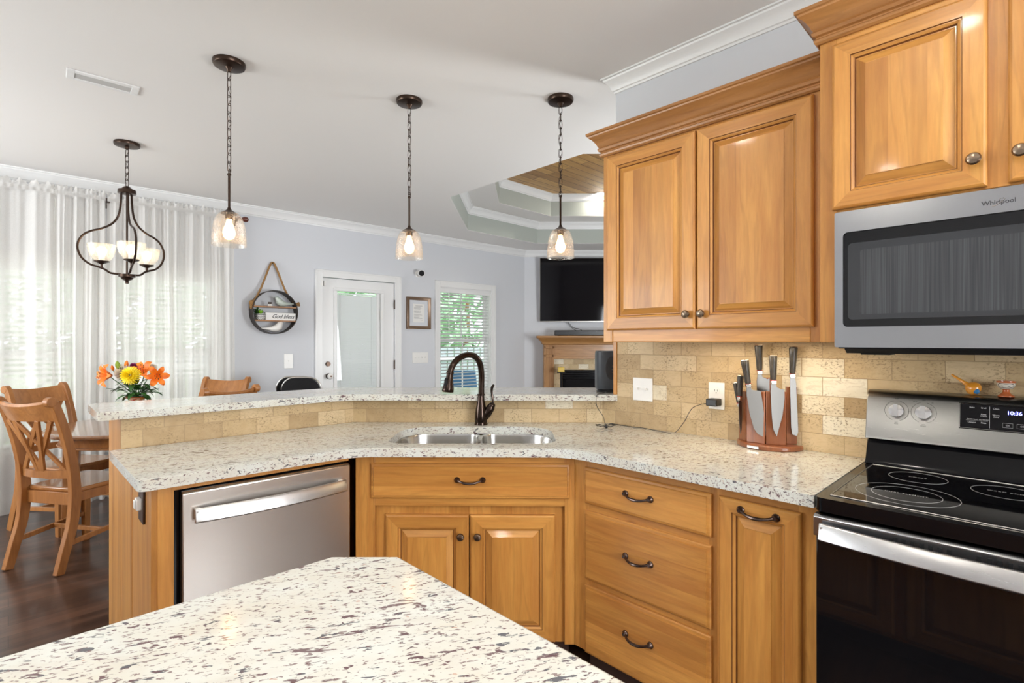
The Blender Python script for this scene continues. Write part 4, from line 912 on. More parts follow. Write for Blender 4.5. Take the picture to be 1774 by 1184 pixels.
M['swirl'] = mat('painted_swirl_glaze', (.7, .65, .55), .3); tt = NT(M['swirl']); wv = tt.n('ShaderNodeTexWave', wave_type='RINGS'); wv.inputs['Scale'].default_value = 42; wv.inputs['Distortion'].default_value = 2.5; tt.l(tt.coord('Object', (1, 1, 1), (0, 0, 0), (0.006, 0.02, -0.036)), wv.inputs['Vector']); tt.col(tt.mix(tt.ramp(wv.outputs['Fac'], [(.12, 1.0), (.2, 0.0)]), (.70, .65, .56), (.04, .03, .03)))
mb = MB(); mb.lathe([(.010, .024), (.018, .029), (.023, .038), (.0235, .047)], 26, cap=False); make('bowl', mb, 'swirl', g_); mb = MB(); mb.lathe([(.0235, .046), (.0245, .048), (.024, .052), (.021, .052), (.019, .034), (.001, .030)], 26, cap=False); make('rim', mb, 'clay', g_)

# sink and faucet -----------------------------------------------------------------------
sn = thing('sink', 'undermount stainless double-bowl sink set in the granite corner', 'sink', (0, 0, 0), CAM_ROT)
XD = -.165
def bowl(name, x0, x1, y0, y1, rb):
    mb = MB(); rings = []
    for k, (ins_, z) in enumerate(((-.012, CZ0), (0, CZ0 - .001), (.002, CZ0 - .01), (.006, CZ0 - .14), (.02, CZ0 - .175), (.05, CZ0 - .19), (.12, CZ0 - .195))):
        r1 = max(.03, .07 - ins_ * .3); r2 = max(.03, rb - ins_ * .3)
        P = fillet([(x0 + ins_, y0 + ins_), (x1 - ins_, y0 + ins_), (x1 - ins_, y1 - ins_), (x0 + ins_, y1 - ins_)], {0: r1, 1: r1, 2: (rb if x1 > 0 else .07), 3: (rb if x0 < -.4 else .07)})
        rings.append([(a, b_, z) for a, b_ in P])
    mb.loft(rings, cap=False); f = mb._f([v for v in list(mb.bm.verts)[-len(rings[0]):]]); o = make(name, mb, 'sinksteel', sn, ang=50); return o
bowl('bowl', SX0 + .004, XD - .011, SY0 + .004, SY1 - .01, .15); bowl('bowl', XD + .011, SX1 - .004, SY0 + .004, SY1 - .01, .15)
for cxx in ((SX0 + XD) / 2, (SX1 + XD) / 2):
    mb = MB(); mb.lathe([(.045, 0), (.045, .003), (.03, .001), (.005, -.004)], 24, (cxx, 2.60, CZ0 - .1945)); make('drain', mb, 'chrome', sn)
fc = K(-.172, 2.868); ft = thing('faucet', 'oil-rubbed bronze gooseneck faucet with pull-down spray head', 'faucet', (fc[0], fc[1], CZ1), CAM_ROT)
mb = MB(); mb.lathe([(.037, 0), (.037, .004), (.034, .012), (.0345, .016), (.0355, .03), (.034, .06), (.027, .10), (.020, .135), (.0185, .16), (.022, .163), (.022, .168), (.018, .171)], 28)
make('body', mb, 'bronze_f', ft)
def bez(p, n=30):
    out = []
    for i in range(n + 1):
        t = i / n; a = [Vector(q) for q in p]
        while len(a) > 1: a = [a[k].lerp(a[k + 1], t) for k in range(len(a) - 1)]
        out.append(a[0])
    return out
mb = MB(); arc = [Vector((0.002, 0, z)) for z in (.165, .20, .23)]
arc += bez([(.003, 0, .25), (.004, -.01, .385), (-.020, -.05, .402), (-.095, -.10, .408), (-.135, -.15, .37), (-.152, -.162, .30)], 28)
mb.tube(arc, [.0165] * len(arc), 16); make('spout', mb, 'bronze_f', ft)
tip = arc[-1]; dirn = Vector((-.12, -.06, -1)).normalized()
mb = MB(); P = [tip + dirn * d for d in (-.003, .002, .006, .010, .03, .06, .085, .098, .104, .106)]; mb.tube(P, [.018, .0205, .0205, .0175, .0185, .025, .030, .031, .029, .024], 20); sh = make('spray_head', mb, 'bronze_f', ft)
mb = MB(); c_ = tip + dirn * .055 + Vector((-.012, -.022, .0)); mb.ball(c_, .010, .006, .028, 12); make('spray_button', mb, 'matte_black', sh)
mb = MB(); mb.tube([(.012, 0, .03), (.035, -.004, .062), (.056, -.008, .098), (.062, -.009, .108)], [.020, .024, .0235, .016], 16); mb.ball((.060, -.009, .106), .020, .020, .018, 16); hb = make('handle_base', mb, 'bronze_f', ft)
mb = MB(); mb.tube(bez([(.064, -.009, .116), (.074, -.011, .15), (.052, -.008, .175), (.056, -.008, .205), (.072, -.012, .222)], 14), [.0065] * 9 + [.007, .0075, .008, .008, .007, .005], 10); make('lever', mb, 'bronze_f', hb)

# switches and outlets on the tile ---------------------------------------------------------
def plate(name, label, cat, loc, rz, wd, ht, togg=0, duplex=False, mt_='plastic'):
    t_ = thing(name, label, cat, loc, rz); mb = MB(); mb.box(-wd / 2, wd / 2, -.006, 0, -ht / 2, ht / 2); make('cover_plate', mb, mt_, t_, bevel=.003)
    for i in range(togg):
        x = (i - (togg - 1) / 2) * (wd / togg * .86); mb = MB(); mb.box(x - .004, x + .004, -.020, -.005, -.003, .008); make('toggle', mb, mt_, t_, bevel=.001)
    if duplex:
        for sz in (-.023, .023):
            mb = MB(); mb.lathe([(.0165, 0), (.0165, .002), (.001, .0022)], 20); mb.xf(Matrix.Translation((0, -.006, sz)) @ Matrix.Rotation(R(90), 4, 'X')); so = make('receptacle', mb, mt_, t_)
            mb = MB(); mb.box(-.008, -.006, -.0088, -.0078, sz - .002, sz + .008); mb.box(.005, .007, -.0088, -.0078, sz - .002, sz + .007); mb.lathe([(.0028, 0), (.0028, .001)], 10, (0, 0, 0)); st = mb.n() - 20; mb.xf(Matrix.Translation((0, -.0078, sz - .009)) @ Matrix.Rotation(R(90), 4, 'X'), st); make('slots', mb, 'ink', so)
    return t_
px_, pz_ = RW(1114, 675, 2.418); plate('light_switch', 'white double toggle switch plate on the travertine tiles', 'switch', (px_, 2.418, pz_), 0, .118, .122, 2)
ox, oz = RW(1242, 686, 2.418); plate('wall_outlet', 'white duplex outlet on the tiles left of the knife block', 'outlet', (ox, 2.418, oz), 0, .078, .128, 0, True)
ax, az = ox, oz - .028
ch = thing('power_adapter', 'black plug-in power adapter in the outlet left of the knife block', 'adapter', (ax, 2.412, az)); mb = MB(); mb.box(-.026, .026, -.058, 0.0, -.017, .017); make('adapter_body', mb, 'plastic_dark', ch, bevel=.005, seg=3)
# speaker on the bar
sp = K(.560, 3.035); s_ = thing('speaker', 'dark grey rounded speaker standing at the right end of the bar top', 'speaker', (sp[0] , sp[1], 1.08), CAM_ROT)
M['spk'] = mat('dark_grey_speaker_plastic', (.045, .052, .062), .42)
mb = MB(); rr_ = [[(x, y, z) for x, y in fillet([(-.068 + i, -.068 + i), (.068 - i, -.068 + i), (.068 - i, .06 - i), (-.068 + i, .06 - i)], {0: .04, 1: .04, 2: .03, 3: .03})] for i, z in ((.004, .018), (.0, .03), (.0, .215), (.002, .235), (.006, .240))]; mb.loft(rr_); make('cabinet', mb, 'spk', s_)
mb = MB(); mb.lathe([(.062, 0), (.066, .004), (.058, .016)], 28); make('base', mb, 'plastic_dark', s_)
mb = MB(); mb.lathe([(.045, 0), (.043, .002), (.02, .0035), (.001, .004)], 28, sx=.8, sy=1.5); mb.xf(Matrix.Translation((.012, -.0675, .142)) @ Matrix.Rotation(R(90), 4, 'X')); make('driver_grille', mb, 'plastic_dark', s_)
for dz in (.115, .135, .155): mb = MB(); mb.ball((.016, -.0725, dz), .003, .001, .003, 8); make('button', mb, 'knob', s_)
# cord from adapter over the counter, bundled, up to the speaker
def cordpt(px, py, z): return gz(px, py, z)
cp = []
cp.append((ax - .02, 2.385, az - .004))
p = RW(1204, 706, 2.39); cp.append((p[0], 2.37, p[1])); p = RW(1190, 733, 2.37); cp.append((p[0], 2.34, p[1] + .006))
for px, py in ((1176, 747), (1160, 749), (1140, 745), (1118, 740), (1100, 739), (1080, 733), (1066, 731.5)):
    q = gz(px, py + 1, CZ1 + .003); cp.append((q[0], min(q[1] - .012, 2.405), CZ1 + .003))
q = gz(1056, 734, CZ1 + .012); knot = (q[0] + .03, q[1] - .075); cp.append((knot[0], knot[1], CZ1 + .012))
for px, py in ((1044, 722), (1034, 706), (1031, 693)):
    X, Y = (px - CX) / F * 2.90, 2.90; k = K(X, 2.885 if py > 694 else 2.865); cp.append((k[0], k[1], H - (py - CY) / F * 2.885))
for px, py in ((1035, 684), (1047, 681), (1052, 678)):
    q = gz(px, py, 1.084); cp.append((q[0], q[1], 1.084))
def smooth_path(P, k=6):
    P = [Vector(p) for p in P]; out = []
    for i in range(len(P) - 1):
        p0, p1, p2, p3 = P[max(i - 1, 0)], P[i], P[i + 1], P[min(i + 2, len(P) - 1)]
        for j in range(k):
            t = j / k; out.append(0.5 * ((2 * p1) + (-p0 + p2) * t + (2 * p0 - 5 * p1 + 4 * p2 - p3) * t * t + (-p0 + 3 * p1 - 3 * p2 + p3) * t ** 3))
    out.append(P[-1]); return out
cd = thing('charging_cable', 'thin black cord tied in a bundle on the counter and running up to the speaker', 'cable', (0, 0, 0))
mb = MB(); mb.tube(smooth_path(cp), .0017, 6); make('cord', mb, 'plastic_dark', cd)
mb = MB()
for sgn, ln, wd in ((-1, .056, .034), (-1, .048, .026), (1, .050, .028), (1, .042, .022)):
    pts = []
    for i in range(20):
        t = 2 * math.pi * i / 20; lx = sgn * ln * (1 - math.cos(t)) / 2; ly = wd * math.sin(t)
        k = (lx * .69805 + ly * -.716, lx * .716 + ly * .698); pts.append((knot[0] + k[0], knot[1] + k[1], CZ1 + .004 + .010 * math.sin(t / 2) + random.uniform(0, .003)))
    mb.tube(pts, .0017, 6, closed=True)
make('cord_loops', mb, 'plastic_dark', cd)
mb = MB(); mb.tube([(knot[0] - .004, knot[1] - .004, CZ1 + .008), (knot[0] + .004, knot[1] + .004, CZ1 + .010)], .011, 10); make('cable_tie', mb, 'plastic_dark', cd)

# ------------------------------------------------------------------ knife block and knives
BX, BY = -.835, 2.40
kb_ = thing('knife_block', 'magnetic mahogany knife block on an oval base beside the outlet', 'knife block', (BX, BY, CZ1))
mb = MB(); pts = [(-.135, 0)] + [(.135 * math.cos(R(180 + a)), .128 * math.sin(R(180 + a))) for a in range(8, 180, 8)] + [(.135, 0)]
mb.prism(pts, 0, .022); make('base', mb, 'block', kb_, bevel=.006, seg=3)
mb = MB(); mb.box(-.022, .030, -.003, 0, .006, .016, M4=Matrix.Translation((-.028, -.1275, 0)) @ Matrix.Rotation(R(-12), 4, 'Z')); make('metal_badge', mb, 'rim', kb_)
def plane_pt(px, py, X0, Y0):                       # vertical plane through K point parallel to image
    Yc = -.71605 * X0 + .69805 * Y0; k = K((px - CX) / F * Yc, Yc); return Vector((k[0], k[1], H - (py - CY) / F * Yc))
# slabs: (px left, px right, py top, depth of plane in camera Y, yaw in deg relative to image plane)
def slabk(pxl, pxr, zt, Yl, Yr, th=.028, label=None):
    a = K((pxl - CX) / F * Yl, Yl); b_ = K((pxr - CX) / F * Yr, Yr); A = Vector((a[0] - BX, a[1] - BY)); B = Vector((b_[0] - BX, b_[1] - BY)); d = (B - A).normalized(); n_ = Vector((-d.y, d.x)) * th
    mb = MB(); mb.prism([tuple(A), tuple(B), tuple(B + n_), tuple(A + n_)], .022, zt - CZ1); make('slab', mb, 'block', kb_, bevel=.002); return A, B
slabk(1280, 1292, 1.155, 2.325, 2.265, .045)
slabk(1293, 1325, 1.160, 2.262, 2.205, .022)
slabk(1311, 1335, 1.215, 2.30, 2.275, .02)
slabk(1327, 1362, 1.162, 2.205, 2.175, .022)
slabk(1362, 1381, 1.180, 2.215, 2.20, .03)
def knife(label, tip, heel, top, bw, kind, hw=.0115, yaw=0.0, group='knives held on the magnetic block', hth=.010):
    """tip/heel/top: (px,py,camY) - tip of blade, end of blade at the bolster, top of handle"""
    def P(t): px, py, Y = t; k = K((px - CX) / F * Y, Y); return Vector((k[0], k[1], H - (py - CY) / F * Y))
    a, b_, c = P(tip), P(heel), P(top)
    ax_ = (b_ - a).normalized(); side = Vector((math.cos(CAM_ROT + R(yaw)), math.sin(CAM_ROT + R(yaw)), 0)); side = (side - ax_ * side.dot(ax_)).normalized(); nr = side.cross(ax_)
    t_ = thing('kitchen_knife', label, 'knife', tuple(b_), 0, None)
    L = (b_ - a).length; Lh = (c - b_).length; ah = (c - b_).normalized()
    def loc(u, v, w_): return side * v - ax_ * u * 1.0 + nr * w_
    if kind == 'bread': prof = [(0, -.009), (0, .010), (.02, .014), (L * .93, .014), (L, .008), (L * .97, -.010), (L * .85, -.014), (.02, -.010)]
    elif kind == 'santoku': prof = [(0, -.009), (0, .008), (.012, .012), (.018, bw * .75), (.022, bw), (L * .35, bw), (L * .75, bw * .95), (L * .97, bw * .80), (L, bw * .62), (L * .93, bw * .15), (L * .8, -.006), (L * .5, -.013), (.03, -.013)]
    elif kind == 'cleaver': prof = [(0, -.009), (0, .009), (.012, .012), (.022, bw * .7), (.018, bw * .9), (.030, bw), (L, bw), (L, -.014), (.03, -.014)]
    elif kind == 'chef': prof = [(0, -.010), (0, .010), (.014, .014), (.024, bw * .75), (.022, bw), (L * .3, bw * .98), (L * .6, bw * .74), (L * .85, bw * .36), (L, .006), (L * .85, -.008), (L * .6, -.012), (.03, -.014)]
    else: prof = [(0, -.007), (0, .008), (.01, bw), (L * .5, bw * .9), (L * .85, bw * .5), (L, 0), (L * .7, -.006), (.02, -.007)]
    mb = MB(); fr = [loc(u, v, -.0012) for u, v in prof]; bk = [loc(u, v, .0012) for u, v in prof]; V1 = [mb.bm.verts.new(p) for p in fr]; V2 = [mb.bm.verts.new(p) for p in bk]; n = len(V1)
    f1 = mb._f(V1); f2 = mb._f(V2[::-1])
    for i in range(n): mb._f([V1[i], V1[(i + 1) % n], V2[(i + 1) % n], V2[i]])
    bl = make('blade', mb, 'blade', t_, smooth=False)
    mb = MB(); mb.bar((0, 0, 0), tuple(ah * .016), hw * 1.7, hth * 1.3, up=tuple(nr)); make('bolster', mb, 'chrome', t_, bevel=.002)
    mb = MB(); mb.bar(tuple(ah * .016), tuple(ah * .018), hw * 1.8, hth * 1.4, up=tuple(nr)); make('red_spacer', mb, 'red', t_)
    mb = MB(); rings = []
    for f_, w_ in ((.018 / Lh, .85), (.2, 1.0), (.5, 1.12), (.8, 1.3), (.97, 1.4), (1.0, 1.3)):
        c0_ = ah * Lh * f_; rings.append([c0_ + side * math.cos(q) * hw * w_ + nr * math.sin(q) * hth * w_ for q in [2 * math.pi * k / 12 for k in range(12)]])
    mb.loft(rings); hd = make('handle', mb, 'handle', t_, ang=50)
    mb = MB(); p_ = ah * Lh * .5 - nr * hth * 1.12; mb.ball(tuple(p_), .0035, .0035, .0035, 8); make('rivet', mb, 'gold', hd)
    mb = MB(); c1 = ah * Lh; mb.bar(tuple(c1), tuple(c1 + ah * .004), hw * 2.5, hth * 2.2, up=tuple(nr)); make('end_cap', mb, 'chrome', hd, bevel=.002)
    if kind == 'bread':
        mb = MB()
        for i in range(22): u = .03 + (L * .9 - .03) * i / 22; q = loc(u, .0145, 0); mb.ball(tuple(q), .0016, .0016, .0016, 6)
        make('serrated_edge', mb, 'blade', bl)
    if kind == 'santoku':
        mb = MB()
        for i in range(9): u = .05 + (L * .62 - .05) * i / 8; q1 = loc(u, bw * .62, -.0016); q2 = loc(u + .003, bw * .85, -.0016); mb.tube([q1, q2], .0024, 6, flat=.3)
        make('hollow_dimples', mb, 'rim', bl)
    return t_
knife('paring knife with a short black handle, leftmost on the block', (1283, 735, 2.29), (1281, 705, 2.29), (1275, 664, 2.29), .012, 'paring', .0085, 40)
knife('utility knife with a narrow blade, second from the left on the block', (1283, 752, 2.262), (1281, 694, 2.262), (1283, 652, 2.262), .014, 'paring', .0105, 30)
knife('santoku knife with dimples along its wide blade', (1311, 759, 2.215), (1297, 672, 2.215), (1290, 625, 2.215), .046, 'santoku', .0125, -8)
knife('tallest cleaver-like knife at the back of the block', (1318, 712, 2.278), (1316, 649, 2.278), (1314, 599, 2.278), .048, 'cleaver', .0125, 0)
knife('pointed chef knife on the front centre slab', (1343, 757, 2.178), (1340, 666, 2.178), (1339, 617, 2.178), .045, 'chef', .0125, 0)
knife('serrated bread knife with a rounded handle, rightmost on the block', (1377, 756, 2.192), (1372.5, 655, 2.192), (1374.5, 602, 2.192), .014, 'bread', .0125, -5)

# ------------------------------------------------------------------ island
IX0, IX1, IY0, IY1 = -1.064, .62, -.75, .60
m = MB(); slab(m, [(IX0, IY0), (IX1, IY0), (IX1, IY1), (-.964, IY1), (IX0, .497)], CZ0, CZ1); tag(make('countertop', m, 'granite', bevel=.006, seg=3), 'white speckled granite island top with one clipped corner, nearest the viewer', 'island top')
il = thing('island_cabinet', 'honey wood island cabinet under the nearest granite top', 'cabinet', (0, 0, 0))
m = MB(); m.prism([(IX0 + .05, IY0 + .05), (IX1 - .05, IY0 + .05), (IX1 - .05, IY1 - .05), (-.95, IY1 - .05), (IX0 + .05, .46)], KICK, CZ0 - .001); make('carcass', m, 'wood_z', il)
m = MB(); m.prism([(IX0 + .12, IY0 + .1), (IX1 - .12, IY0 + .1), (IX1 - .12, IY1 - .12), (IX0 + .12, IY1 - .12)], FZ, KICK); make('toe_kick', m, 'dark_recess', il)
for i, (xa, xb) in enumerate(((-.42, .05), (.09, .56), (-.90, -.46))):

    mb = MB(); slabfront(mb, -xb, -xa, .70, .85, 0); o = make('drawer', mb, ['wood_z', 'wood_x'], il, ang=20); o.rotation_euler = (0, 0, R(180)); o.location = (0, IY1 - .05, 0); add_pull(o, -(xa + xb) / 2, .78, -.02)
    mb = MB(); raised(mb, -xb, -xa, .06, .68, 0); o = make('cabinet_door', mb, ['wood_z', 'wood_x', 'glaze'], il, ang=20); o.rotation_euler = (0, 0, R(180)); o.location = (0, IY1 - .05, 0)

# ------------------------------------------------------------------ pendants, chandelier, ceiling fittings
def chain(mb, p0, p1, n, r=.0085, w_=.0016, ln=None):
    p0 = Vector(p0); p1 = Vector(p1); d = (p1 - p0); L = d.length / n; dn = d.normalized()
    for i in range(n):
        c = p0 + dn * L * (i + .5); a = R(35 + 80 * (i % 2)); s_ = Vector((math.cos(a), math.sin(a), 0)); hl = L * .62; pts = []
        for k in range(12):
            t = 2 * math.pi * k / 12; q = math.cos(t); z_ = (hl - r) * (1 if q > 0 else -1) * min(1, abs(q) * 3) + r * q
            pts.append(c + s_ * math.sin(t) * r + Vector((0, 0, z_)))
        mb.tube(pts, w_, 5, closed=True)
def pendant(x, y, ztop, label):
    t_ = thing('pendant_lamp', label, 'lamp', (x, y, ZC), 0, 'bronze pendants over the bar')
    mb = MB(); mb.lathe([(.078, 0), (.079, -.012), (.074, -.022), (.062, -.025), (.02, -.029), (.014, -.038), (.008, -.050), (.002, -.052)][::-1], 32); make('canopy', mb, 'bronze', t_)
    zr = ztop + .195 - ZC
    mb = MB(); n = max(6, int(abs(zr + .05) / .042)); chain(mb, (0, 0, -.048), (0, 0, zr + .02), n, .0095, .0021); make('chain', mb, 'bronze', t_)
    mb = MB(); pts = [(.009 * math.sin(i * 1.25), .009 * math.cos(i * 1.25), -.05 + (zr + .03) * i / 22 + .0) for i in range(23)]; mb.tube(smooth_path(pts, 3), .0014, 5); make('cord', mb, 'darkbrown', t_)
    mb = MB(); mb.tube([(0, 0, zr), (0, 0, ztop + .008 - ZC)], .0062, 10); mb.tube([(.011 * math.cos(a), 0, zr + .014 + .016 * math.sin(a)) for a in [2 * math.pi * k / 14 for k in range(14)]], .0022, 6, closed=True); mb.lathe([(.010, 0), (.010, .006), (.007, .010)], 12, (0, 0, zr - .004)); make('rod', mb, 'bronze', t_)
    mb = MB(); z0 = ztop - ZC; mb.lathe([(.040, -.012), (.036, -.006), (.022, .002), (.012, .010), (.007, .022)], 24, (0, 0, z0)); mb.lathe([(.020, -.040), (.020, -.010)], 16, (0, 0, z0)); make('shade_fitter', mb, 'bronze', t_)
    mb = MB(); mb.lathe([(.034, -.006), (.048, -.012), (.060, -.028), (.070, -.055), (.077, -.09), (.081, -.13), (.083, -.172), (.0835, -.178), (.0815, -.178), (.0805, -.172), (.078, -.13)], 36, (0, 0, z0), cap=False); make('glass_shade', mb, 'seeded', t_)
    mb = MB(); mb.lathe([(.012, -.040), (.013, -.052), (.020, -.075), (.029, -.100), (.030, -.115), (.025, -.134), (.012, -.146), (.002, -.148)], 18, (0, 0, z0)); make('bulb', mb, 'bulb', t_)
    point('pendant_glow', (x, y, ztop - .105), 2.2, (1, .72, .42), .03)
for (px, py, lab) in ((397, 108, 'bronze chain pendant with seeded glass shade, leftmost over the bar, before the curtain'), (709, 174, 'bronze chain pendant with seeded glass shade, middle one, beside the wall camera'), (971, 171, 'bronze chain pendant with seeded glass shade, in front of the television')):
    p = gz(px, py, ZC); pendant(p[0], p[1], 2.056, lab)
cp_ = gz(220, 248, ZC); ct = thing('chandelier', 'bronze lantern-shaped chandelier with three lit glass cups over the dining table', 'chandelier', (cp_[0], cp_[1], ZC))
mb = MB(); mb.lathe([(.080, 0), (.082, -.010), (.078, -.022), (.05, -.027), (.014, -.030), (.012, -.045), (.006, -.05), (.001, -.051)][::-1], 32); make('canopy', mb, 'bronze', ct)
mb = MB(); chain(mb, (0, 0, -.05), (0, 0, -.315), 6, .012, .0026); make('chain', mb, 'bronze', ct)
mb = MB(); mb.tube(smooth_path([(.010 * math.sin(i * 1.4), .010 * math.cos(i * 1.4), -.05 - .26 * i / 8) for i in range(9)], 3), .0016, 5); make('cord', mb, 'darkbrown', ct)
hz = -.315
mb = MB(); mb.lathe([(.004, 0), (.012, -.004), (.028, -.016), (.036, -.030), (.056, -.033), (.057, -.058), (.05, -.062), (.004, -.064)][::-1], 28, (0, 0, hz)); make('hub', mb, 'bronze', ct)
mb = MB(); mb.tube([(0, 0, hz - .06), (0, 0, hz - .72)], .007, 10); make('centre_rod', mb, 'bronze', ct)
mb = MB(); mb.lathe([(.052, 0), (.052, -.020), (.040, -.024), (.032, -.038), (.014, -.046), (.010, -.054), (.012, -.060), (.010, -.068), (.002, -.070)][::-1], 28, (0, 0, hz - .655)); make('bottom_finial', mb, 'bronze', ct)
for k, adeg in enumerate((196.3, -43.7, 76.3)):
    a = CAM_ROT + R(adeg)
    rz_ = [(.036, -.06), (.040, -.14), (.055, -.225), (.095, -.285), (.165, -.325), (.235, -.345), (.290, -.375), (.325, -.425), (.330, -.48), (.305, -.54), (.25, -.585), (.19, -.605), (.145, -.622), (.105, -.648), (.04, -.655)]
    pts = smooth_path([(r * math.cos(a), r * math.sin(a), hz + z * 1.0) for r, z in [(q * (1.0 - .076 * min(1, q / .3)), w) for q, w in rz_]], 4); mb = MB(); mb.tube(pts, .0075, 8); arm = make('arm', mb, 'bronze', ct)
for k, adeg in enumerate((196.3, -43.7, 76.3)):
    a = CAM_ROT + R(adeg); cx_, cy_ = .158 * math.cos(a), .158 * math.sin(a); zb = hz - .575
    mb = MB(); mb.lathe([(.008, -.034), (.008, -.012), (.020, -.006), (.046, .006), (.048, .012), (.02, .014)], 24, (cx_, cy_, zb)); cu = make('cup_holder', mb, 'bronze', ct)
    mb = MB(); mb.lathe([(.036, .012), (.055, .026), (.072, .055), (.082, .09), (.087, .128), (.088, .132), (.0865, .132), (.085, .126), (.080, .09)], 32, (cx_, cy_, zb), cap=False); make('glass_cup', mb, 'seeded_cup', cu)
    mb = MB(); mb.lathe([(.018, .014), (.020, .045), (.018, .048)], 16, (cx_, cy_, zb)); make('socket', mb, 'plastic', cu)
    mb = MB(); mb.lathe([(.014, .048), (.024, .062), (.031, .082), (.030, .100), (.020, .114), (.002, .119)], 18, (cx_, cy_, zb)); make('bulb', mb, 'bulb_w', cu)
    point('chandelier_glow', (cp_[0] + cx_, cp_[1] + cy_, ZC + zb + .09), 3.4, (1, .84, .62), .03)
# ceiling vent
v0 = gz(116, 118, ZC - .003); v1 = gz(242, 152, ZC - .003); v2 = gz(236, 165, ZC - .003)
cv = thing('ceiling_vent', 'long white register in the ceiling above the left pendant', 'vent', ((v0[0] + v1[0]) / 2, (v0[1] + v1[1]) / 2, ZC), math.atan2(v1[1] - v0[1], v1[0] - v0[0]))
mb = MB(); wall_holes(mb, -.16, .16, -.125, .005, [(-.125, .125, -.10, -.028)], 0, .008)
for v in mb.bm.verts: v.co = Vector((v.co.x, v.co.z * -1 + .002, -v.co.y))
make('register_frame', mb, 'white', cv, bevel=.002)
mb = MB(); mb.box(-.125, .125, .030, .102, -.0045, -.002); make('damper', mb, mat('vent_grey', (.5, .5, .49), .5), cv)
cans = [(-.25, .75, ZC), (-1.5, .35, ZC), (1.9, .3, ZC), (.9, -1.2, ZC), (-.9, -1.4, ZC), (2.3, -1.9, ZC), (-3.0, 3.6 - .6, ZC)]  # kitchen cans after the first and the second tray can are added unseen fill
tc = gz(1040, 336, Z3)
for i, (x, y, z) in enumerate([(c[0], c[1], c[2]) for c in cans[:6]] + [(tc[0], tc[1], Z3), (tc[0] - .0, tc[1] - 2.0, Z3)]):
    t_ = thing('recessed_light', ['recessed ceiling light above the range aisle', 'added recessed fill light above the dishwasher aisle', 'added recessed fill light right of the range', 'added recessed fill light behind the island', 'added recessed fill light beside the island', 'added recessed fill light near the rear wall', 'recessed light in the pine tray ceiling beside the wall cabinet', 'added recessed fill light hidden in the near half of the pine tray ceiling'][i], 'light', (x, y, z), 0, 'recessed ceiling lights')
    mb = MB(); mb.lathe([(.085, 0), (.085, -.006), (.062, -.006), (.058, 0)], 28, cap=False); make('trim_ring', mb, 'white', t_)
    mb = MB(); mb.lathe([(.0605, -.0035), (.001, -.0035)], 28); make('lens', mb, 'canlight', t_)
    area('can_glow', (x, y, z - .012), (0, 0, 0), .12, .12, (3.5, 5, 8, 7, 6, 8, 16, 16)[i], (1, .93, .82), 'DISK')

# ------------------------------------------------------------------ dining set
TC = K(-2.80, 3.90)
tb = thing('dining_table', 'round honey wood dining table beyond the end of the peninsula', 'table', (TC[0], TC[1], FZ))
mb = MB(); mb.lathe([(.0, .785), (.50, .785), (.545, .788), (.56, .800), (.56, .812), (.55, .820), (.535, .822), (.0, .822)], 72, cap=False); make('tabletop', mb, 'table_top', tb, ang=20)
mb = MB(); mb.lathe([(.46, .71), (.475, .785), (.455, .785), (.44, .71), (.46, .71)], 60, cap=False); mb.lathe([(.478, .71), (.482, .715), (.478, .722), (.46, .722)], 60, cap=False); make('apron', mb, 'chair', tb)
for adeg in (212, 302, 32, 122):
    a = CAM_ROT + R(adeg); d = Vector((math.cos(a), math.sin(a), 0)); mb = MB(); mb.bar(tuple(d * .40 + Vector((0, 0, .72))), tuple(d * .42), .095, .095, up=tuple(d), w2=(.072, .072)); make('leg', mb, 'chair', tb, bevel=.004)
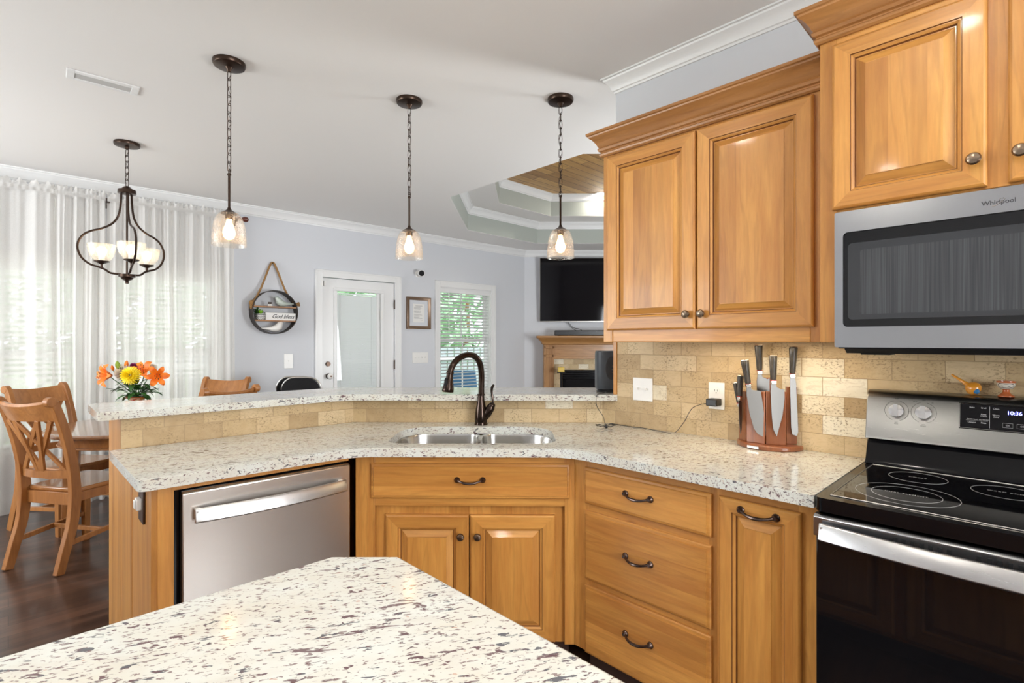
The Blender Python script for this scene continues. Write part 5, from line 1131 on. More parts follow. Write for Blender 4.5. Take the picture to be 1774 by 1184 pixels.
def chair_proto():
    """local: seat faces +y, back at -y, floor at 0"""
    t_ = thing('dining_chair', 'x', 'chair'); W2_ = .205
    mb = MB(); mb.prism(fillet([(-.20, -.19), (.20, -.19), (.235, .23), (-.235, .23)], {0: .03, 1: .03, 2: .05, 3: .05}), .475, .502); make('seat', mb, 'chair_x', t_, bevel=.008, seg=3)
    mb = MB()
    for s_ in (-1, 1): mb.bar((s_ * .185, -.19, .445), (s_ * .205, .19, .445), .022, .06)
    mb.bar((-.19, -.19, .435), (.19, -.19, .435), .022, .08); mb.bar((-.20, .19, .445), (.20, .19, .445), .022, .06); make('seat_frame', mb, 'chair', t_, bevel=.003)
    for s_ in (-1, 1):
        # curved rear leg + back post in one sweep
        prof = [(-.300, 0), (-.262, .14), (-.222, .28), (-.205, .42), (-.205, .52), (-.222, .68), (-.262, .86), (-.318, 1.03), (-.345, 1.075)]
        sp_ = smooth_path([(s_ * (.200 if z > .3 else .200), y, z) for y, z in prof], 4); mb = MB(); rings = []
        for i, p in enumerate(sp_):
            f = i / (len(sp_) - 1); dpt = .062 - .016 * abs(f - .4) * 2; wd = .034
            tg = (sp_[min(i + 1, len(sp_) - 1)] - sp_[max(i - 1, 0)]).normalized(); nn = Vector((0, tg.z, -tg.y))
            rings.append([p + Vector((-wd / 2, 0, 0)) - nn * dpt / 2, p + Vector((wd / 2, 0, 0)) - nn * dpt / 2, p + Vector((wd / 2, 0, 0)) + nn * dpt / 2, p + Vector((-wd / 2, 0, 0)) + nn * dpt / 2])
        mb.loft(rings); e = sp_[-1]; mb.lathe([(.030, -.019), (.030, .019)], 18, (0, 0, 0)); st = mb.n() - 36
        mb.bm.verts.ensure_lookup_table(); Mx = Matrix.Translation((e.x, e.y - .006, e.z - .008)) @ Matrix.Rotation(R(90), 4, 'Y')
        for v in list(mb.bm.verts)[st:]: v.co = Mx @ v.co
        make('rear_leg', mb, 'chair', t_, bevel=.003)
    for s_ in (-1, 1): mb = MB(); mb.bar((s_ * .208, .195, .47), (s_ * .212, .20, 0), .046, .046, up=(0, 1, 0), w2=(.034, .034)); make('front_leg', mb, 'chair', t_, bevel=.003)
    # top rail, curved backwards
    mb = MB(); rings = []; n = 14
    for i in range(n + 1):
        f = i / n; x = -.195 + .39 * f; sag = .045 * (1 - (2 * f - 1) ** 2); dz = .022 * (1 - (2 * f - 1) ** 2)
        yb = -.292 - sag; yt = -.338 - sag
        rings.append([(x, yb - .012, .945 - dz * .0), (x, yb + .012, .945 - dz * .0), (x, yt + .014, 1.062 - dz), (x, yt + .006, 1.078 - dz), (x, yt - .012, 1.078 - dz), (x, yt - .018, 1.062 - dz)])
    mb.loft(rings); make('top_rail', mb, 'chair', t_, ang=40)
    mb = MB(); rings = []
    for i in range(n + 1):
        f = i / n; x = -.19 + .38 * f; sag = .035 * (1 - (2 * f - 1) ** 2); y = -.212 - sag; rings.append([(x, y - .011, .575), (x, y + .011, .575), (x, y + .009, .625), (x, y - .013, .625)])
    mb.loft(rings); make('lower_rail', mb, 'chair', t_)
    def bk(x, z): f = (x + .19) / .38; return (x, -.212 - .10 * ((z - .6) / .36) ** 1.3 * 1.0 - .038 * (1 - (2 * f - 1) ** 2), z)
    mb = MB()
    for a, b_ in (((-.165, .95), (.02, .62)), ((-.02, .62), (-.09, .95)), ((.165, .95), (-.02, .62)), ((.02, .62), (.09, .95)), ((-.09, .95), (.165, .62)), ((.09, .95), (-.165, .62))):
        p, q = bk(*a), bk(*b_); mb.bar(p, q, .026, .016, up=(0, 1, .2))
    make('cross_slats', mb, 'chair', t_, bevel=.002)
    mb = MB()
    for s_ in (-1, 1): mb.bar((s_ * .20, -.255, .17), (s_ * .21, .20, .20), .02, .03)
    mb.bar((-.205, -.02, .185), (.205, -.02, .185), .02, .028); make('stretcher', mb, 'chair', t_, bevel=.002)
    return t_
ch0 = chair_proto()
def camang(dx, dy):                                   # facing direction in camera ground coords -> yaw for +y facing
    k = (0.69805 * dx - 0.71605 * dy, 0.71605 * dx + 0.69805 * dy); return math.atan2(k[1], k[0]) - math.pi / 2
specs = [(-2.915, 3.50, .20, .98, 'wooden cross-back dining chair nearest the peninsula, seen from behind'),
         (-3.47, 4.05, .97, -.24, 'wooden cross-back dining chair at the curtain side, left of the table'),
         (-2.74, 4.62, 0.0, -1.0, 'wooden cross-back dining chair on the far side of the table, only its top rail showing'),
         (-2.37, 3.97, -.88, .48, 'wooden cross-back dining chair with its top rail just above the bar edge')]
specs[3] = (-2.43, 4.09, -.87, .50, specs[3][4])
for i, (X, Y, dx, dy, lab) in enumerate(specs):
    o = ch0 if i == 0 else copy_tree(ch0); p = K(X, Y); o.location = (p[0], p[1], FZ); o.rotation_euler = (0, 0, camang(dx, dy)); o['label'] = lab; o['group'] = 'chairs around the dining table'
# black padded chairs by the far wall
def pad_chair(X, Y, rz, lab, zt):
    p = K(X, Y); t_ = thing('padded_chair', lab, 'chair', (p[0], p[1], FZ), rz, 'black padded chairs by the door')
    mb = MB(); pts = fillet([(-.185, zt - .34), (.185, zt - .34), (.185, zt), (-.185, zt)], {0: .03, 1: .03, 2: .12, 3: .12}); mb.prism_y(pts, -.02, .02); bk_ = make('backrest', mb, 'matte_black', t_, bevel=.012, seg=3)
    mb = MB(); mb.tube([(x, .028, z) for x, z in fillet([(-.19, zt - .34), (.19, zt - .34), (.19, zt + .005), (-.19, zt + .005)], {2: .12, 3: .12})], .010, 8); make('metal_frame', mb, 'rim', t_)
    mb = MB(); mb.prism(fillet([(-.2, -.42), (.2, -.42), (.2, 0), (-.2, 0)], {0: .06, 1: .06}), .46, .51); make('seat', mb, 'matte_black', t_, bevel=.012)
    for sx_, sy_ in ((-.18, -.38), (.18, -.38), (-.18, .02), (.18, .02)): mb = MB(); mb.tube([(sx_, sy_, .47 if sy_ < 0 else zt - .3), (sx_, sy_, 0)], .011, 8); make('leg', mb, 'rim', t_)
def pz(px, py, Y): return ((px - CX) / F * Y, H - (py - CY) / F * Y - FZ)
X_, z_ = pz(521, 656, 5.15); pad_chair(X_, 5.15, CAM_ROT + R(6), 'black padded chair with a rounded back, nearer of the two by the door', z_)
X_, z_ = pz(512, 654.5, 5.36); pad_chair(X_, 5.36, CAM_ROT + R(12), 'black padded chair with a rounded back, tucked behind the nearer one', z_)

# vase and flowers --------------------------------------------------------------------
VZ = FZ + .822; VXc, VYc = K((237 - CX) / F * 3.80, 3.80)
def vz(py, Y=3.80): return H - (py - CY) / F * Y
M['vase'] = mat('painted_ceramic', (.6, .5, .35), .3, coat=.5); tt = NT(M['vase']); vo = tt.n('ShaderNodeTexVoronoi'); vo.inputs['Scale'].default_value = 24; tt.l(tt.coord('Object'), vo.inputs['Vector']); tt.col(tt.ramp(vo.outputs['Color'], [(.0, (.45, .07, .02)), (.35, (.45, .07, .02)), (.45, (.68, .60, .42)), (.75, (.68, .60, .42)), (.85, (.55, .30, .05))]))
vs = thing('vase', 'painted pottery vase with a red rim on the dining table, mostly behind the bar', 'vase', (VXc, VYc, VZ))
rimz = vz(688) - VZ
mb = MB(); mb.lathe([(.035, 0), (.055, .02), (.062, .06), (.055, .12), (.047, rimz - .02), (.066, rimz - .004), (.070, rimz), (.066, rimz), (.045, rimz - .02), (.03, rimz - .05)], 32); make('body', mb, 'vase', vs)
mb = MB(); mb.tube([(.070 * math.cos(a), .070 * math.sin(a), rimz) for a in [2 * math.pi * k / 24 for k in range(24)]], .003, 6, closed=True); make('rim', mb, 'clay', vs)
def petal(mb, base, dirv, L, wd, curl=.4, mi=0, seg=6):
    d = Vector(dirv).normalized(); up = Vector((0, 0, 1)); s_ = d.cross(up); s_ = s_.normalized() if s_.length > .1 else Vector((1, 0, 0)); n_ = s_.cross(d).normalized(); prev = None; p = Vector(base); cur = d.copy()
    for i in range(seg + 1):
        f = i / seg; w_ = wd * math.sin(math.pi * (f * .86 + .10)) ** .8 * .5; row = [mb.bm.verts.new(p - s_ * w_ + n_ * w_ * .25), mb.bm.verts.new(p), mb.bm.verts.new(p + s_ * w_ + n_ * w_ * .25)]
        if prev: mb._f([prev[0], prev[1], row[1], row[0]], mi); mb._f([prev[1], prev[2], row[2], row[1]], mi)
        prev = row; cur = (Matrix.Rotation(-curl / seg * (1 + f), 3, s_) @ cur); p = p + cur * L / seg
def basis(axis):
    a = Vector(axis).normalized(); u = a.orthogonal().normalized(); return a, u, a.cross(u)
def flower(kind, px, py, r, label, face, dY=0.0, grp='bouquet in the pottery vase'):
    Y = 3.80 + dY; X = (px - CX) / F * Y; k = K(X, Y); head = Vector((k[0], k[1], vz(py, Y)))
    t_ = thing({'lily': 'lily', 'mum': 'chrysanthemum', 'bud': 'flower_bud'}[kind], label, 'flower', tuple(head), 0, grp)
    fk = Vector((*K(face[0], face[1]), face[2])); a, u, v_ = basis(fk); base = Vector((VXc, VYc, VZ + rimz - .01)) - head
    mb = MB(); mb.tube(bez([(0, 0, 0), tuple(-a * .03 + Vector((0, 0, -.03))), tuple(base * .6 + Vector((0, 0, .02))), tuple(base)], 8), .003, 6); make('stem', mb, 'leaf', t_)
    mb = MB()
    if kind == 'lily':
        for i in range(6):
            t = 2 * math.pi * i / 6 + .3; rad = u * math.cos(t) + v_ * math.sin(t); wd = r * (.62 if i % 2 else .5); p = -a * r * .25; prev = None; sd = a.cross(rad).normalized()
            for j in range(8):
                f = j / 7; out = f ** .8 * r * 1.05; fw = r * (.75 * math.sin(f * 2.2)) - r * .30; w_ = wd * .5 * math.sin(math.pi * (f * .88 + .08)) ** .75; c = rad * out + a * fw
                row = [mb.bm.verts.new(c - sd * w_ + a * w_ * .3), mb.bm.verts.new(c), mb.bm.verts.new(c + sd * w_ + a * w_ * .3)]
                if prev: mb._f([prev[0], prev[1], row[1], row[0]]); mb._f([prev[1], prev[2], row[2], row[1]])
                prev = row
        make('petals', mb, 'petal_o', t_, ang=80); mb = MB()
        for i in range(6):
            t = 2 * math.pi * i / 6; e = a * r * .72 + (u * math.cos(t) + v_ * math.sin(t)) * r * .24; mb.tube([Vector((0, 0, 0)), e], .0010, 4); mb.ball(tuple(e), .003, .003, .006, 6, 1)
        make('stamens', mb, ['petal_o', 'darkbrown'], t_)
    elif kind == 'mum':
        col = {'yellow': 'petal_y', 'cream': 'petal_w', 'purple': 'petal_p', 'white': 'petal_w'}[label.split()[0]]
        for row_i in range(7):
            f = row_i / 6; el = R(-25 + 105 * f); n_ = int(26 - 18 * f); rr = r * (1.0 - .28 * f)
            for i in range(n_):
                t = 2 * math.pi * (i + .5 * (row_i % 2)) / n_; rad = u * math.cos(t) + v_ * math.sin(t); d = rad * math.cos(el) + a * math.sin(el); sd = a.cross(rad).normalized(); w_ = r * .11
                p0, p1, p2 = d * rr * .2, d * rr * .7 + a * r * .06, d * rr + a * r * .02
                q = [mb.bm.verts.new(x) for x in (p0 - sd * w_ * .4, p0 + sd * w_ * .4, p1 + sd * w_, p2 + sd * w_ * .3, p2 - sd * w_ * .3, p1 - sd * w_)]; mb._f([q[0], q[1], q[2], q[5]]); mb._f([q[5], q[2], q[3], q[4]])
        make('petals', mb, col, t_, smooth=False)
    else:
        P = [a * r * s_ for s_ in (-1.2, -.9, -.3, .3, .9, 1.2)]; mb.tube(P, [r * .1, r * .4, r * .62, r * .6, r * .35, r * .05], 8); make('petals', mb, 'petal_o' if 'orange' in label else 'bud', t_)
    return t_
flower('lily', 188, 651, .088, 'orange lily with dark stamens at the left of the bouquet', (-.45, -.85, .1))
flower('lily', 249, 645, .082, 'orange lily at the top right of the yellow bloom', (.1, -.6, .6), .03)
flower('lily', 272, 652, .075, 'orange lily drooping at the right end of the bouquet', (.6, -.75, .0), .0)
flower('mum', 225, 651, .072, 'yellow chrysanthemum in the middle of the bouquet', (-.05, -1, .25), -.05)
flower('mum', 213, 645, .068, 'cream chrysanthemum partly behind the yellow one', (-.35, -.8, .4), .02)
flower('mum', 232, 636, .038, 'purple bloom at the back of the bouquet', (.1, -.6, .8), .05)
flower('mum', 264, 637, .034, 'white small bloom behind the right lilies', (.3, -.5, .8), .07)
flower('bud', 204, 633, .026, 'green unopened bud standing highest at the left of the bouquet', (-.15, -.1, 1))
flower('bud', 219, 631, .022, 'orange half-open bud above the cream bloom', (.1, 0, 1), .03)
flower('bud', 195, 638, .018, 'orange bud just above the left lily', (-.3, 0, 1), .02)
lv = thing('bouquet_leaves', 'dark green leaves and stems around the bouquet in the pottery vase', 'leaves', (VXc, VYc, VZ + rimz))
mb = MB(); random.seed(5)
for i in range(46):
    a = random.uniform(0, 6.28); el = random.uniform(.1, 1.2); L = random.uniform(.06, .13); h0 = random.uniform(.0, .10); rr = random.uniform(.0, .05)
    petal(mb, (rr * math.cos(a), rr * math.sin(a), h0), (math.cos(a) * math.cos(el), math.sin(a) * math.cos(el), math.sin(el)), L, L * .36, .9)
make('leaves', mb, 'leaf', lv, ang=80)
mb = MB()
for (px, py), L in (((184, 673), .1), ((196, 676), .08), ((282, 681), .11), ((276, 673), .09), ((268, 676), .09)):
    X = (px - CX) / F * 3.8; k = K(X, 3.8); e = Vector((k[0] - VXc, k[1] - VYc, vz(py) - VZ - rimz)); mb.tube([(0, 0, -.01), e * .5 + Vector((0, 0, .02)), e], .0015, 5); petal(mb, tuple(e * .45 + Vector((0, 0, .02))), e, L, L * .34, .5)
make('outer_leaves', mb, 'leaf', lv, ang=80)

# ------------------------------------------------------------------ curtains
def Wp(s, d, z): # wall-frame point
    c, s_ = math.cos(FWR), math.sin(FWR); return (WX0 + c * s + s_ * d, s_ * s - c * d, z)
RODD, RODZ = .125, 2.665
sR = FW(414, 370, RODD)[0]
rod = thing('curtain_rod', 'dark wooden curtain rod with a turned end knob near the ceiling', 'curtain rod', (WX0, 0, 0), FWR)
mb = MB(); mb.tube([(-1.12, -RODD, RODZ), (sR, -RODD, RODZ)], .013, 12); make('pole', mb, 'darkbrown', rod)
M['cherry'] = mat('dark_cherry_knob', (.10, .02, .01), .3, coat=.5)
mb = MB(); mb.lathe([(.013, 0), (.018, .006), (.018, .014), (.010, .022), (.012, .03), (.026, .05), (.030, .07), (.024, .09), (.008, .1)], 20); mb.xf(Matrix.Translation((sR, -RODD, RODZ)) @ Matrix.Rotation(R(90), 4, 'Y')); make('end_knob', mb, 'cherry', rod)
for s in (FW(186, 340)[0], FW(405, 370)[0], -1.08):
    mb = MB(); mb.box(s - .012, s + .012, -RODD - .01, 0, RODZ - .028, RODZ - .012); mb.box(s - .015, s + .015, -.012, 0, RODZ - .06, RODZ + .02); make('bracket', mb, 'darkbrown', rod, bevel=.002)
def curtain(s0, s1, label, seed, nf):
    random.seed(seed); mb = MB(); n = int((s1 - s0) / .0085); ph = [random.uniform(0, 6.28) for _ in range(6)]; rows = []
    zs = [FZ + .012, FZ + .3, 0.8, 1.4, 2.0, 2.35, 2.52, 2.60, 2.64, RODZ - .018, RODZ - .008, RODZ + .008, RODZ + .018, RODZ + .04, RODZ + .06]
    for j, z in enumerate(zs):
        row = []; f = (z - FZ) / (RODZ - FZ)
        for i in range(n + 1):
            u = i / n; x = s0 + (s1 - s0) * u
            big = math.sin(2 * math.pi * nf * u + ph[0] + .5 * math.sin(2 * math.pi * u * 2.3 + ph[1])) * (.021 - .004 * f) * (1.25 if z < 1 else 1)
            med = math.sin(2 * math.pi * nf * 2.7 * u + ph[2] + 1.2 * math.sin(9 * u + ph[4])) * .007 * (.6 + .7 * f)
            fine = math.sin(2 * math.pi * nf * 6.1 * u + ph[3]) * .004 * max(0, f - .7) * 3
            d = -RODD + big + med + fine
            if abs(z - RODZ) < .02:
                d = -RODD - (.016 + .003 * math.sin(nf * 40 * u)) if True else d
            zz = z
            if j >= len(zs) - 2: zz = z + .016 * math.sin(2 * math.pi * nf * 3.3 * u + ph[5]) * (1 if j == len(zs) - 1 else .4) + .008 * math.sin(2 * math.pi * nf * 8 * u)
            row.append(mb.bm.verts.new((x + .006 * math.sin(z * 2 + i * .1), min(d, -.035), min(zz, ZC - .03))))
        rows.append(row)
    for a, b_ in zip(rows[:-1], rows[1:]):
        for i in range(len(a) - 1): mb._f([a[i], a[i + 1], b_[i + 1], b_[i]])
    t_ = tag(make('sheer_curtain', mb, 'sheer', loc=(WX0, 0, 0), rz=FWR, ang=80), label, 'curtain', 'sheer curtains across the dining windows'); return t_
sA = FW(93, 500, .12)[0]; sB = FW(186, 500, .12)[0]; sC = FW(298, 500, .12)[0]; sD = FW(408, 500, .12)[0]
curtain(-1.05, sA + .02, 'white sheer curtain panel at the left picture edge', 1, 5)
curtain(sA - .01, sB - .008, 'white sheer curtain panel just left of the dark rod bracket', 2, 4)
curtain(sB + .008, sC + .02, 'white sheer curtain panel just right of the dark rod bracket', 3, 5)
curtain(sC - .01, sD, 'white sheer curtain panel ending at the turned rod knob', 4, 5)

# ------------------------------------------------------------------ things on the far wall
def wthing(name, label, cat, px, py, d=0.0, group=None):
    s, z = FW(px, py, d); p = Wp(s, d, z); return thing(name, label, cat, p, FWR, group), s, z
t_, s, z = wthing('wall_camera', 'round white camera with a black lens high on the wall above the framed letter', 'camera', 724, 475)
mb = MB(); mb.lathe([(.045, 0), (.045, .008), (.02, .015), (.02, .04)], 20); mb.xf(Matrix.Rotation(R(90), 4, 'X')); make('mount', mb, 'plastic', t_)
mb = MB(); mb.lathe([(.030, -.03), (.043, -.01), (.046, .02), (.043, .05)], 24); mb.lathe([(.038, .0505), (.03, .056), (.001, .058)], 24, mi=1); mb.xf(Matrix.Translation((.0, -.075, 0)) @ Matrix.Rotation(R(-18), 4, 'Z') @ Matrix.Rotation(R(94), 4, 'X')); make('camera_head', mb, ['plastic', 'matte_black'], t_)
# framed letter
s0, z1 = FW(704, 516); s1, z0 = FW(745, 569); fr = thing('picture_frame', 'bronze framed letter on the wall between the door and the narrow window', 'picture', Wp((s0 + s1) / 2, 0, (z0 + z1) / 2), FWR)
fw_, fh = (s1 - s0) / 2, .215
fh = (FW(724, 515)[1] - FW(724, 570)[1]) / 2
M['frame'] = mat('bronze_picture_frame', (.19, .12, .075), .35, .5)
mb = MB(); Lf = [(0, 0), (0, -.03), (.010, -.034), (.028, -.026), (.040, -.022), (.042, -.012)]; V = []
for i, d in Lf: V.append([mb.bm.verts.new(p) for p in ((-fw_ + i, d, -fh + i), (fw_ - i, d, -fh + i), (fw_ - i, d, fh - i), (-fw_ + i, d, fh - i))])
for p, q in zip(V[:-1], V[1:]):
    for i in range(4): mb._f([p[i], p[(i + 1) % 4], q[(i + 1) % 4], q[i]])
make('frame', mb, 'frame', fr)
mb = MB(); mb.box(-fw_ + .03, fw_ - .03, -.012, -.008, -fh + .03, fh - .03); make('mat_board', mb, 'wall', fr)
mb = MB(); mb.box(-.088, .088, -.0145, -.0125, -.125, .125); pp = make('letter_sheet', mb, 'paper', fr)
mb = MB(); random.seed(11); zz = .080
for i in range(17):
    if i in (4, 9, 13): zz -= .010; continue
    wd = random.uniform(.06, .145); mb.box(-.074, -.074 + wd, -.0150, -.0146, zz, zz + .0022); zz -= .0095
mb.box(-.055, .055, -.0150, -.0146, .096, .100); pts = [(.025 + i * .0045, -.0150, -.093 + .006 * math.sin(i * 2.1)) for i in range(9)]; mb.tube(pts, .0008, 4); make('script_lines', mb, 'ink', pp)
for px, py, wd, ht, tg, lb in ((500, 626, .10, .165, 1, 'white single switch plate on the wall below the round shelf'), (728, 620, .245, .145, 4, 'wide white four-toggle switch plate below the framed letter')):
    s, z = FW(px, py); p = Wp(s, 0, z); plate('light_switch', lb, 'switch', p, FWR, wd, ht, tg)
# round hanging shelf ------------------------------------------------------------------------
DS = .13
sl, zl = FW(437, 540, DS); sr, zr_ = FW(522, 540, DS); sc_, zc_ = FW(479, 541, DS); rad = (FW(479, 502, DS)[1] - FW(479, 578, DS)[1]) / 2
rs = thing('round_shelf', 'round dark metal wall shelf with two wooden boards hung from a jute rope', 'shelf', Wp(sc_, 0, zc_ + .0), FWR)
M['shelfmetal'] = mat('dark_shelf_metal', (.035, .026, .02), .5, .4)
mb = MB(); a_ = [2 * math.pi * k / 56 for k in range(57)]
rings = [[(rr * math.cos(a), y, rr * math.sin(a)) for rr, y in ((rad, -DS), (rad, -.002), (rad - .007, -.002), (rad - .007, -DS))] for a in a_[:-1]]; rings.append(rings[0]); mb.loft(rings, cap=False); make('hoop', mb, 'shelfmetal', rs)
hz1 = FW(479, 531, DS)[1] - zc_; hz2 = FW(479, 555, DS)[1] - zc_
for hz_, nm in ((hz1, 'board'), (hz2, 'board')):
    hw = math.sqrt(rad * rad - hz_ * hz_) - .008; mb = MB(); mb.box(-hw, hw, -DS + .004, -.004, hz_ - .014, hz_); make('board', mb, 'shelf_wood', rs, bevel=.002)
mb = MB(); top = FW(479, 456, .02)[1] - zc_
ra = R(158); lp = (rad * math.cos(ra), -.07, rad * math.sin(ra)); ra2 = R(22); rp = (rad * math.cos(ra2), -.07, rad * math.sin(ra2))
rope_pts = smooth_path([(lp[0] - .012, -.08, lp[2]), (lp[0] + .03, -.075, lp[2] + .05), (-.13, -.05, rad + .02), (-.035, -.025, top - .05), (0, -.02, top), (.035, -.025, top - .05), (.13, -.05, rad + .0), (rp[0] - .03, -.07, rp[2] + .06), (rp[0] + .005, -.07, rp[2] + .0)], 6); mb.tube(rope_pts, .011, 8)
mb.ball((lp[0] - .008, -.085, lp[2]), .032, .03, .034, 10); mb.ball((lp[0] - .012, -.09, lp[2] - .04), .022, .02, .03, 8); mb.tube([(rp[0], -.07, rp[2]), (rp[0] + .05, -.075, rp[2] + .012)], [.012, .026], 8); make('hanging_rope', mb, 'rope', rs)
mb = MB(); mb.tube([(-.012, 0, top), (0, -.03, top - .005)], .005, 6); make('hook', mb, 'bronze', rs)
def on_shelf(px, zoff, d): 
    s, _ = FW(px, 540, d); return Wp(s, d, zc_ + zoff)
def bird(px, zoff, flip, label, mt_, sc2=1.0, d=.07):
    t_ = thing('bird_figurine', label, 'figurine', on_shelf(px, zoff, d), FWR); k = -1 if flip else 1; mb = MB()
    P = [(-.10, .030), (-.085, .036), (-.06, .055), (-.035, .068), (.0, .055), (.03, .042), (.07, .034), (.13, .030), (.15, .031)]; rr = [.010, .024, .030, .030, .034, .028, .014, .009, .004]
    P = [(-.062, .094), (-.052, .090), (-.040, .078), (-.028, .052), (-.005, .036), (.025, .030), (.055, .032), (.095, .034), (.135, .036)]; rr = [.006, .020, .024, .034, .034, .026, .016, .010, .004]
    mb.tube([(k * x * sc2, 0, z * sc2) for x, z in P], [r_ * sc2 for r_ in rr], 12); mb.tube([(k * -.068 * sc2, 0, .094 * sc2), (k * -.088 * sc2, 0, .090 * sc2)], [.006 * sc2, .001], 6); make('body', mb, mt_, t_, ang=60); return t_
M['glassbird'] = mat('pale_green_glass', (.50, .56, .50), .08, spec=.8, coat=.6); M['ceramic'] = mat('white_glazed_ceramic', (.78, .76, .72), .2, coat=.5)
bird(489, hz1, False, 'pale green glass bird on the upper board of the round shelf', 'glassbird', 1.12)
bird(478, -rad + .018, True, 'white ceramic bird sitting in the bottom of the round shelf', 'ceramic', 1.25, .08)
for q, px in enumerate((467, 470)):
    t_ = thing('trinket', ['tiny white and dark trinket, left one beside the glass bird', 'tiny white and dark trinket, right one beside the glass bird'][q], 'ornament', on_shelf(px, hz1, .09), FWR, 'trinkets on the upper board'); mb = MB(); mb.lathe([(.010, 0), (.012, .01), (.006, .024), (.003, .027)], 12); make('base', mb, 'ceramic', t_); mb = MB(); mb.ball((0, 0, .036), .012, .012, .012, 10); make('top', mb, 'darkbrown', t_)
t_ = thing('succulent_pot', 'small zigzag patterned pot with a bright green succulent on the lower board', 'plant', on_shelf(452, hz2, .08), FWR)
M['zig'] = mat('black_white_zigzag', (.7, .7, .7), .5); tt = NT(M['zig']); sx_ = tt.n('ShaderNodeSeparateXYZ'); tt.l(tt.coord('Object'), sx_.inputs[0]); w1 = tt.math('PINGPONG', tt.math('MULTIPLY', sx_.outputs[0], 1.0), .009); q1_ = tt.math('FRACT', tt.math('MULTIPLY', tt.math('ADD', sx_.outputs[2], w1), 55)); tt.col(tt.mix(tt.math('GREATER_THAN', q1_, .5), (.02, .02, .02), (.75, .75, .72)))
mb = MB(); mb.lathe([(.036, 0), (.047, .02), (.050, .06), (.048, .066), (.042, .066)], 24); make('pot', mb, 'zig', t_)
mb = MB(); M['succ'] = mat('bright_green_succulent', (.22, .48, .03), .5)
for i in range(14): a = i * 2.4; petal(mb, (0, 0, .062), (math.cos(a), math.sin(a), .5 + .06 * i), .055, .022, -.4)
make('succulent', mb, 'succ', t_, ang=80)
t_ = thing('dark_plant', 'dark green leafy sprig at the left end of the lower board behind the zigzag pot', 'plant', on_shelf(446, hz2, .05), FWR); mb = MB(); mb.lathe([(.018, 0), (.022, .05), (.018, .055)], 12); make('pot', mb, 'ceramic', t_); mb = MB()
for i in range(16): a = i * 2.4; petal(mb, (0, 0, .04 + .004 * i), (math.cos(a), math.sin(a), 1.2), .07, .02, .5)
make('foliage', mb, 'leaf', t_, ang=80)
s0, _ = FW(461, 550, .10); s1, _ = FW(513, 550, .10); t_ = thing('word_block', 'white painted wood block with handwritten script on the lower board', 'block sign', Wp((s0 + s1) / 2, .085, zc_ + hz2), FWR)
hw = (s1 - s0) / 2; mb = MB(); mb.box(-hw, hw, -.02, .02, 0, .082); make('block', mb, 'paper', t_, bevel=.003)
bm = bmesh.new(); me = text_mesh('God bless', .062, shear=.4, space=.95); me.transform(Matrix.Translation((.02, -.0206, .040)) @ Matrix.Rotation(R(90), 4, 'X')); bm.from_mesh(me); me = bpy.data.meshes.new('script_lettering'); bm.to_mesh(me); me.materials.append(M['ink']); o = bpy.data.objects.new('script_lettering', me); C.objects.link(o); o.parent = t_

# ------------------------------------------------------------------ television corner
TY = 8.24
def tvx(px, Y): return (px - CX) / F * Y
def tvz(py, Y): return H - (py - CY) / F * Y
def cthing(name, label, cat, X, Y, z, group=None): return thing(name, label, cat, cam_loc(X, Y, z), CAM_ROT, group)
X0 = tvx(935, TY); z1 = tvz(447.5, TY); z0 = tvz(558, TY); TW = 1.80
t_ = cthing('television', 'large black flat television on the wall above the fireplace', 'television', X0 + TW / 2, TY, (z0 + z1) / 2)
hh_ = (z1 - z0) / 2; tlt = Matrix.Rotation(R(3), 4, 'X')
mb = MB(); mb.box(-TW / 2, TW / 2, 0, .045, -hh_, hh_); mb.xf(tlt); make('housing', mb, 'rim', t_, bevel=.003)
mb = MB(); mb.box(-TW / 2 + .006, TW / 2 - .006, -.003, 0.0, -hh_ + .012, hh_ - .006); mb.xf(tlt); make('screen', mb, 'screen', t_)
mb = MB(); mb.box(-.25, .25, .03, TVY - TY - .001, -.2, .2); make('wall_mount', mb, 'matte_black', t_)
mb = MB(); mb.tube(smooth_path([(-.45, .05, -hh_), (-.40, .03, -hh_ - .08), (-.30, .0, -hh_ - .15), (-.24, .0, -hh_ - .19)]), .004, 5); mb.tube(smooth_path([(-.44, .05, -hh_), (-.36, .04, -hh_ - .09), (-.25, .0, -hh_ - .12), (-.20, -.02, -hh_ - .18)]), .004, 5); make('cables', mb, 'matte_black', t_)
MY = 8.02
mz = tvz(582, MY - .05)
XM0 = tvx(930.5, MY - .07); XC = tvx(1030, MY)
XM1 = 2 * XC - XM0
fp = cthing('fireplace_mantel', 'oak fireplace mantel surround in the living room corner', 'mantel', 0, 0, 0); fp.location = (0, 0, 0)
mb = MB(); mb.box(XM0, XM1, MY - .07, TVY - .002, mz - .035, mz); make('mantel_shelf', mb, 'mantel_x', fp, bevel=.004)
mb = MB(); mb.sweep([(XM0 + .10, TVY - .002), (XM0 + .10, MY + .04), (XM1 - .10, MY + .04), (XM1 - .10, TVY - .002)], [(0, mz - .14), (.012, mz - .13), (.015, mz - .11), (.03, mz - .085), (.06, mz - .06), (.08, mz - .035), (0, mz - .035)], 0, False, 1); make('cove_moulding', mb, 'mantel_x', fp, ang=25)
XP0 = tvx(942.5, MY + .02); XP1 = tvx(960, MY + .02); pw = XP1 - XP0
for a in (XP0, 2 * XC - XP0 - pw):
    mb = MB(); mb.box(a, a + pw, MY + .04, TVY - .002, FZ, mz - .14); mb.box(a, a + .03, MY + .025, MY + .04, FZ, mz - .14); mb.box(a + pw - .03, a + pw, MY + .025, MY + .04, FZ, mz - .14)
    for zz in (mz - .18, tvz(617, MY), .1): mb.box(a, a + pw, MY + .025, MY + .04, zz - .02, zz + .02)
    make('pilaster', mb, 'mantel_z', fp, bevel=.003)
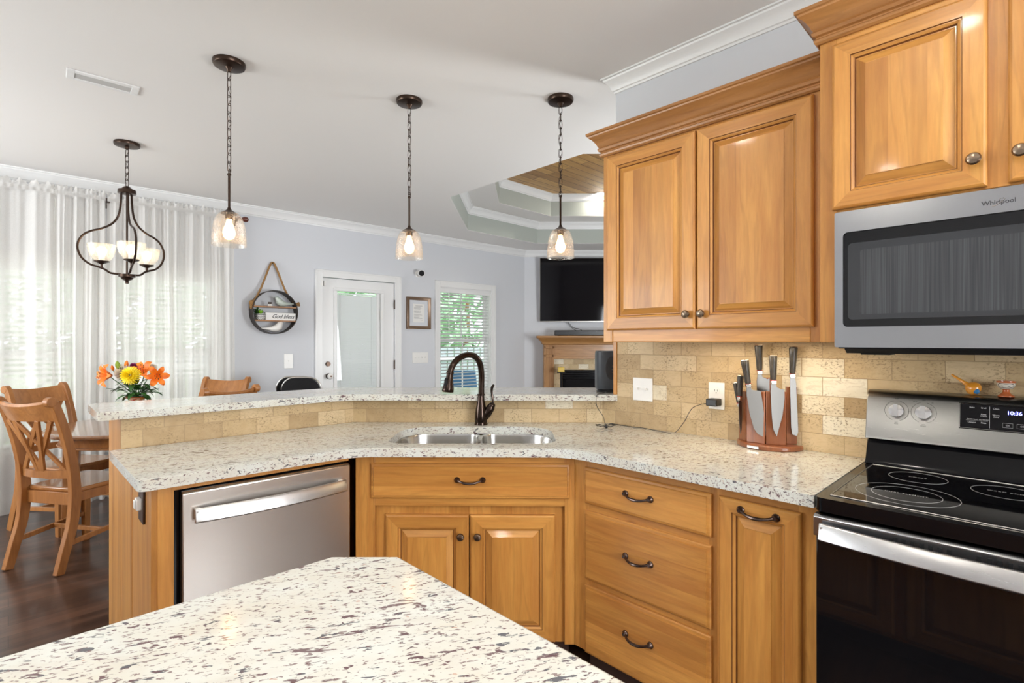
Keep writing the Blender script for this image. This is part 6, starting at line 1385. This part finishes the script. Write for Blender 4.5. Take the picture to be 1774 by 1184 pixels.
zfr = tvz(622, MY)
mb = MB(); mb.box(XP1, 2 * XC - XP1, MY + .05, TVY - .002, zfr, mz - .14); mb.box(XP1 + .0, 2 * XC - XP1, MY + .04, MY + .05, zfr, zfr + .03); mb.box(XP1, 2 * XC - XP1, MY + .04, MY + .05, mz - .17, mz - .14); make('frieze', mb, 'mantel_x', fp, bevel=.002)
ix0 = tvx(974, MY + .1); iz1 = tvz(641, MY + .1)
st_ = thing('tile_surround', 'travertine tiles framing the firebox in the living room', 'tiles', cam_loc(XP1, MY + .10), CAM_ROT)
wf = 2 * (XC - XP1); mb = MB(); a_ = ix0 - XP1; wall_holes(mb, 0, wf, FZ, zfr, [(a_, wf - a_, FZ, iz1)], 0, .1); make('tile_field', mb, 'tile', st_, smooth=False)
fb = cthing('fireplace_insert', 'black metal fireplace insert with louvered top', 'fireplace', XC, MY + .10, FZ); hw = XC - ix0
mb = MB(); wall_holes(mb, -hw, hw, 0, iz1 - FZ, [(-hw + .06, hw - .06, .12, iz1 - FZ - .15)], -.02, .03); mb.box(-hw, hw, .2, .22, 0, iz1 - FZ); make('firebox_frame', mb, 'black', fb, bevel=.002)
for i in range(4): mb = MB(); zz = iz1 - FZ - .02 - i * .034; mb.box(-hw + .01, hw - .01, -.045, -.02, zz - .010, zz); make('louver', mb, 'matte_black', fb)
mb = MB(); mb.box(-hw + .06, hw - .06, .0, .004, .12, iz1 - FZ - .15); make('glass_door', mb, 'blackglass', fb)
# candle on a black stand
cn = cthing('pillar_candle', 'square yellow candle on a black stand beside the firebox', 'candle', tvx(972, 7.85), 7.85, tvz(645, 7.85)); mb = MB(); mb.box(-.048, .048, -.048, .048, 0, .075); make('wax', mb, mat('yellow_wax', (.72, .50, .10), .5), cn, bevel=.008); mb = MB(); mb.tube([(0, 0, .075), (0, 0, .088)], .002, 5); make('wick', mb, 'matte_black', cn)
cs = cthing('candle_stand', 'tall black iron candle stand by the fireplace', 'stand', tvx(972, 7.85), 7.85, FZ); zt = tvz(645, 7.85) - FZ; mb = MB(); mb.box(-.06, .06, -.06, .06, zt - .012, zt - .001); make('plate', mb, 'matte_black', cs); mb = MB(); mb.tube([(0, 0, .02), (0, 0, zt - .012)], .016, 8); make('post', mb, 'matte_black', cs); mb = MB(); mb.lathe([(.10, 0), (.10, .012), (.02, .025)], 20); make('foot', mb, 'matte_black', cs)
# soundbar
sbx = tvx(961, 8.05); sb = cthing('soundbar', 'long black soundbar lying on the oak mantel', 'soundbar', sbx + .55, 8.08, mz); mb = MB(); mb.box(-.55, .55, -.05, .05, 0.004, .085); make('housing', mb, 'plastic_dark', sb, bevel=.012, seg=3); mb = MB(); mb.ball((.10, -.051, .07), .003, .002, .003, 6); make('status_light', mb, 'ink_light', sb); mb = MB(); mb.box(-.5, .5, -.04, .04, 0, .004); make('foot_pad', mb, 'matte_black', sb)
fp.rotation_euler = (0, 0, CAM_ROT)
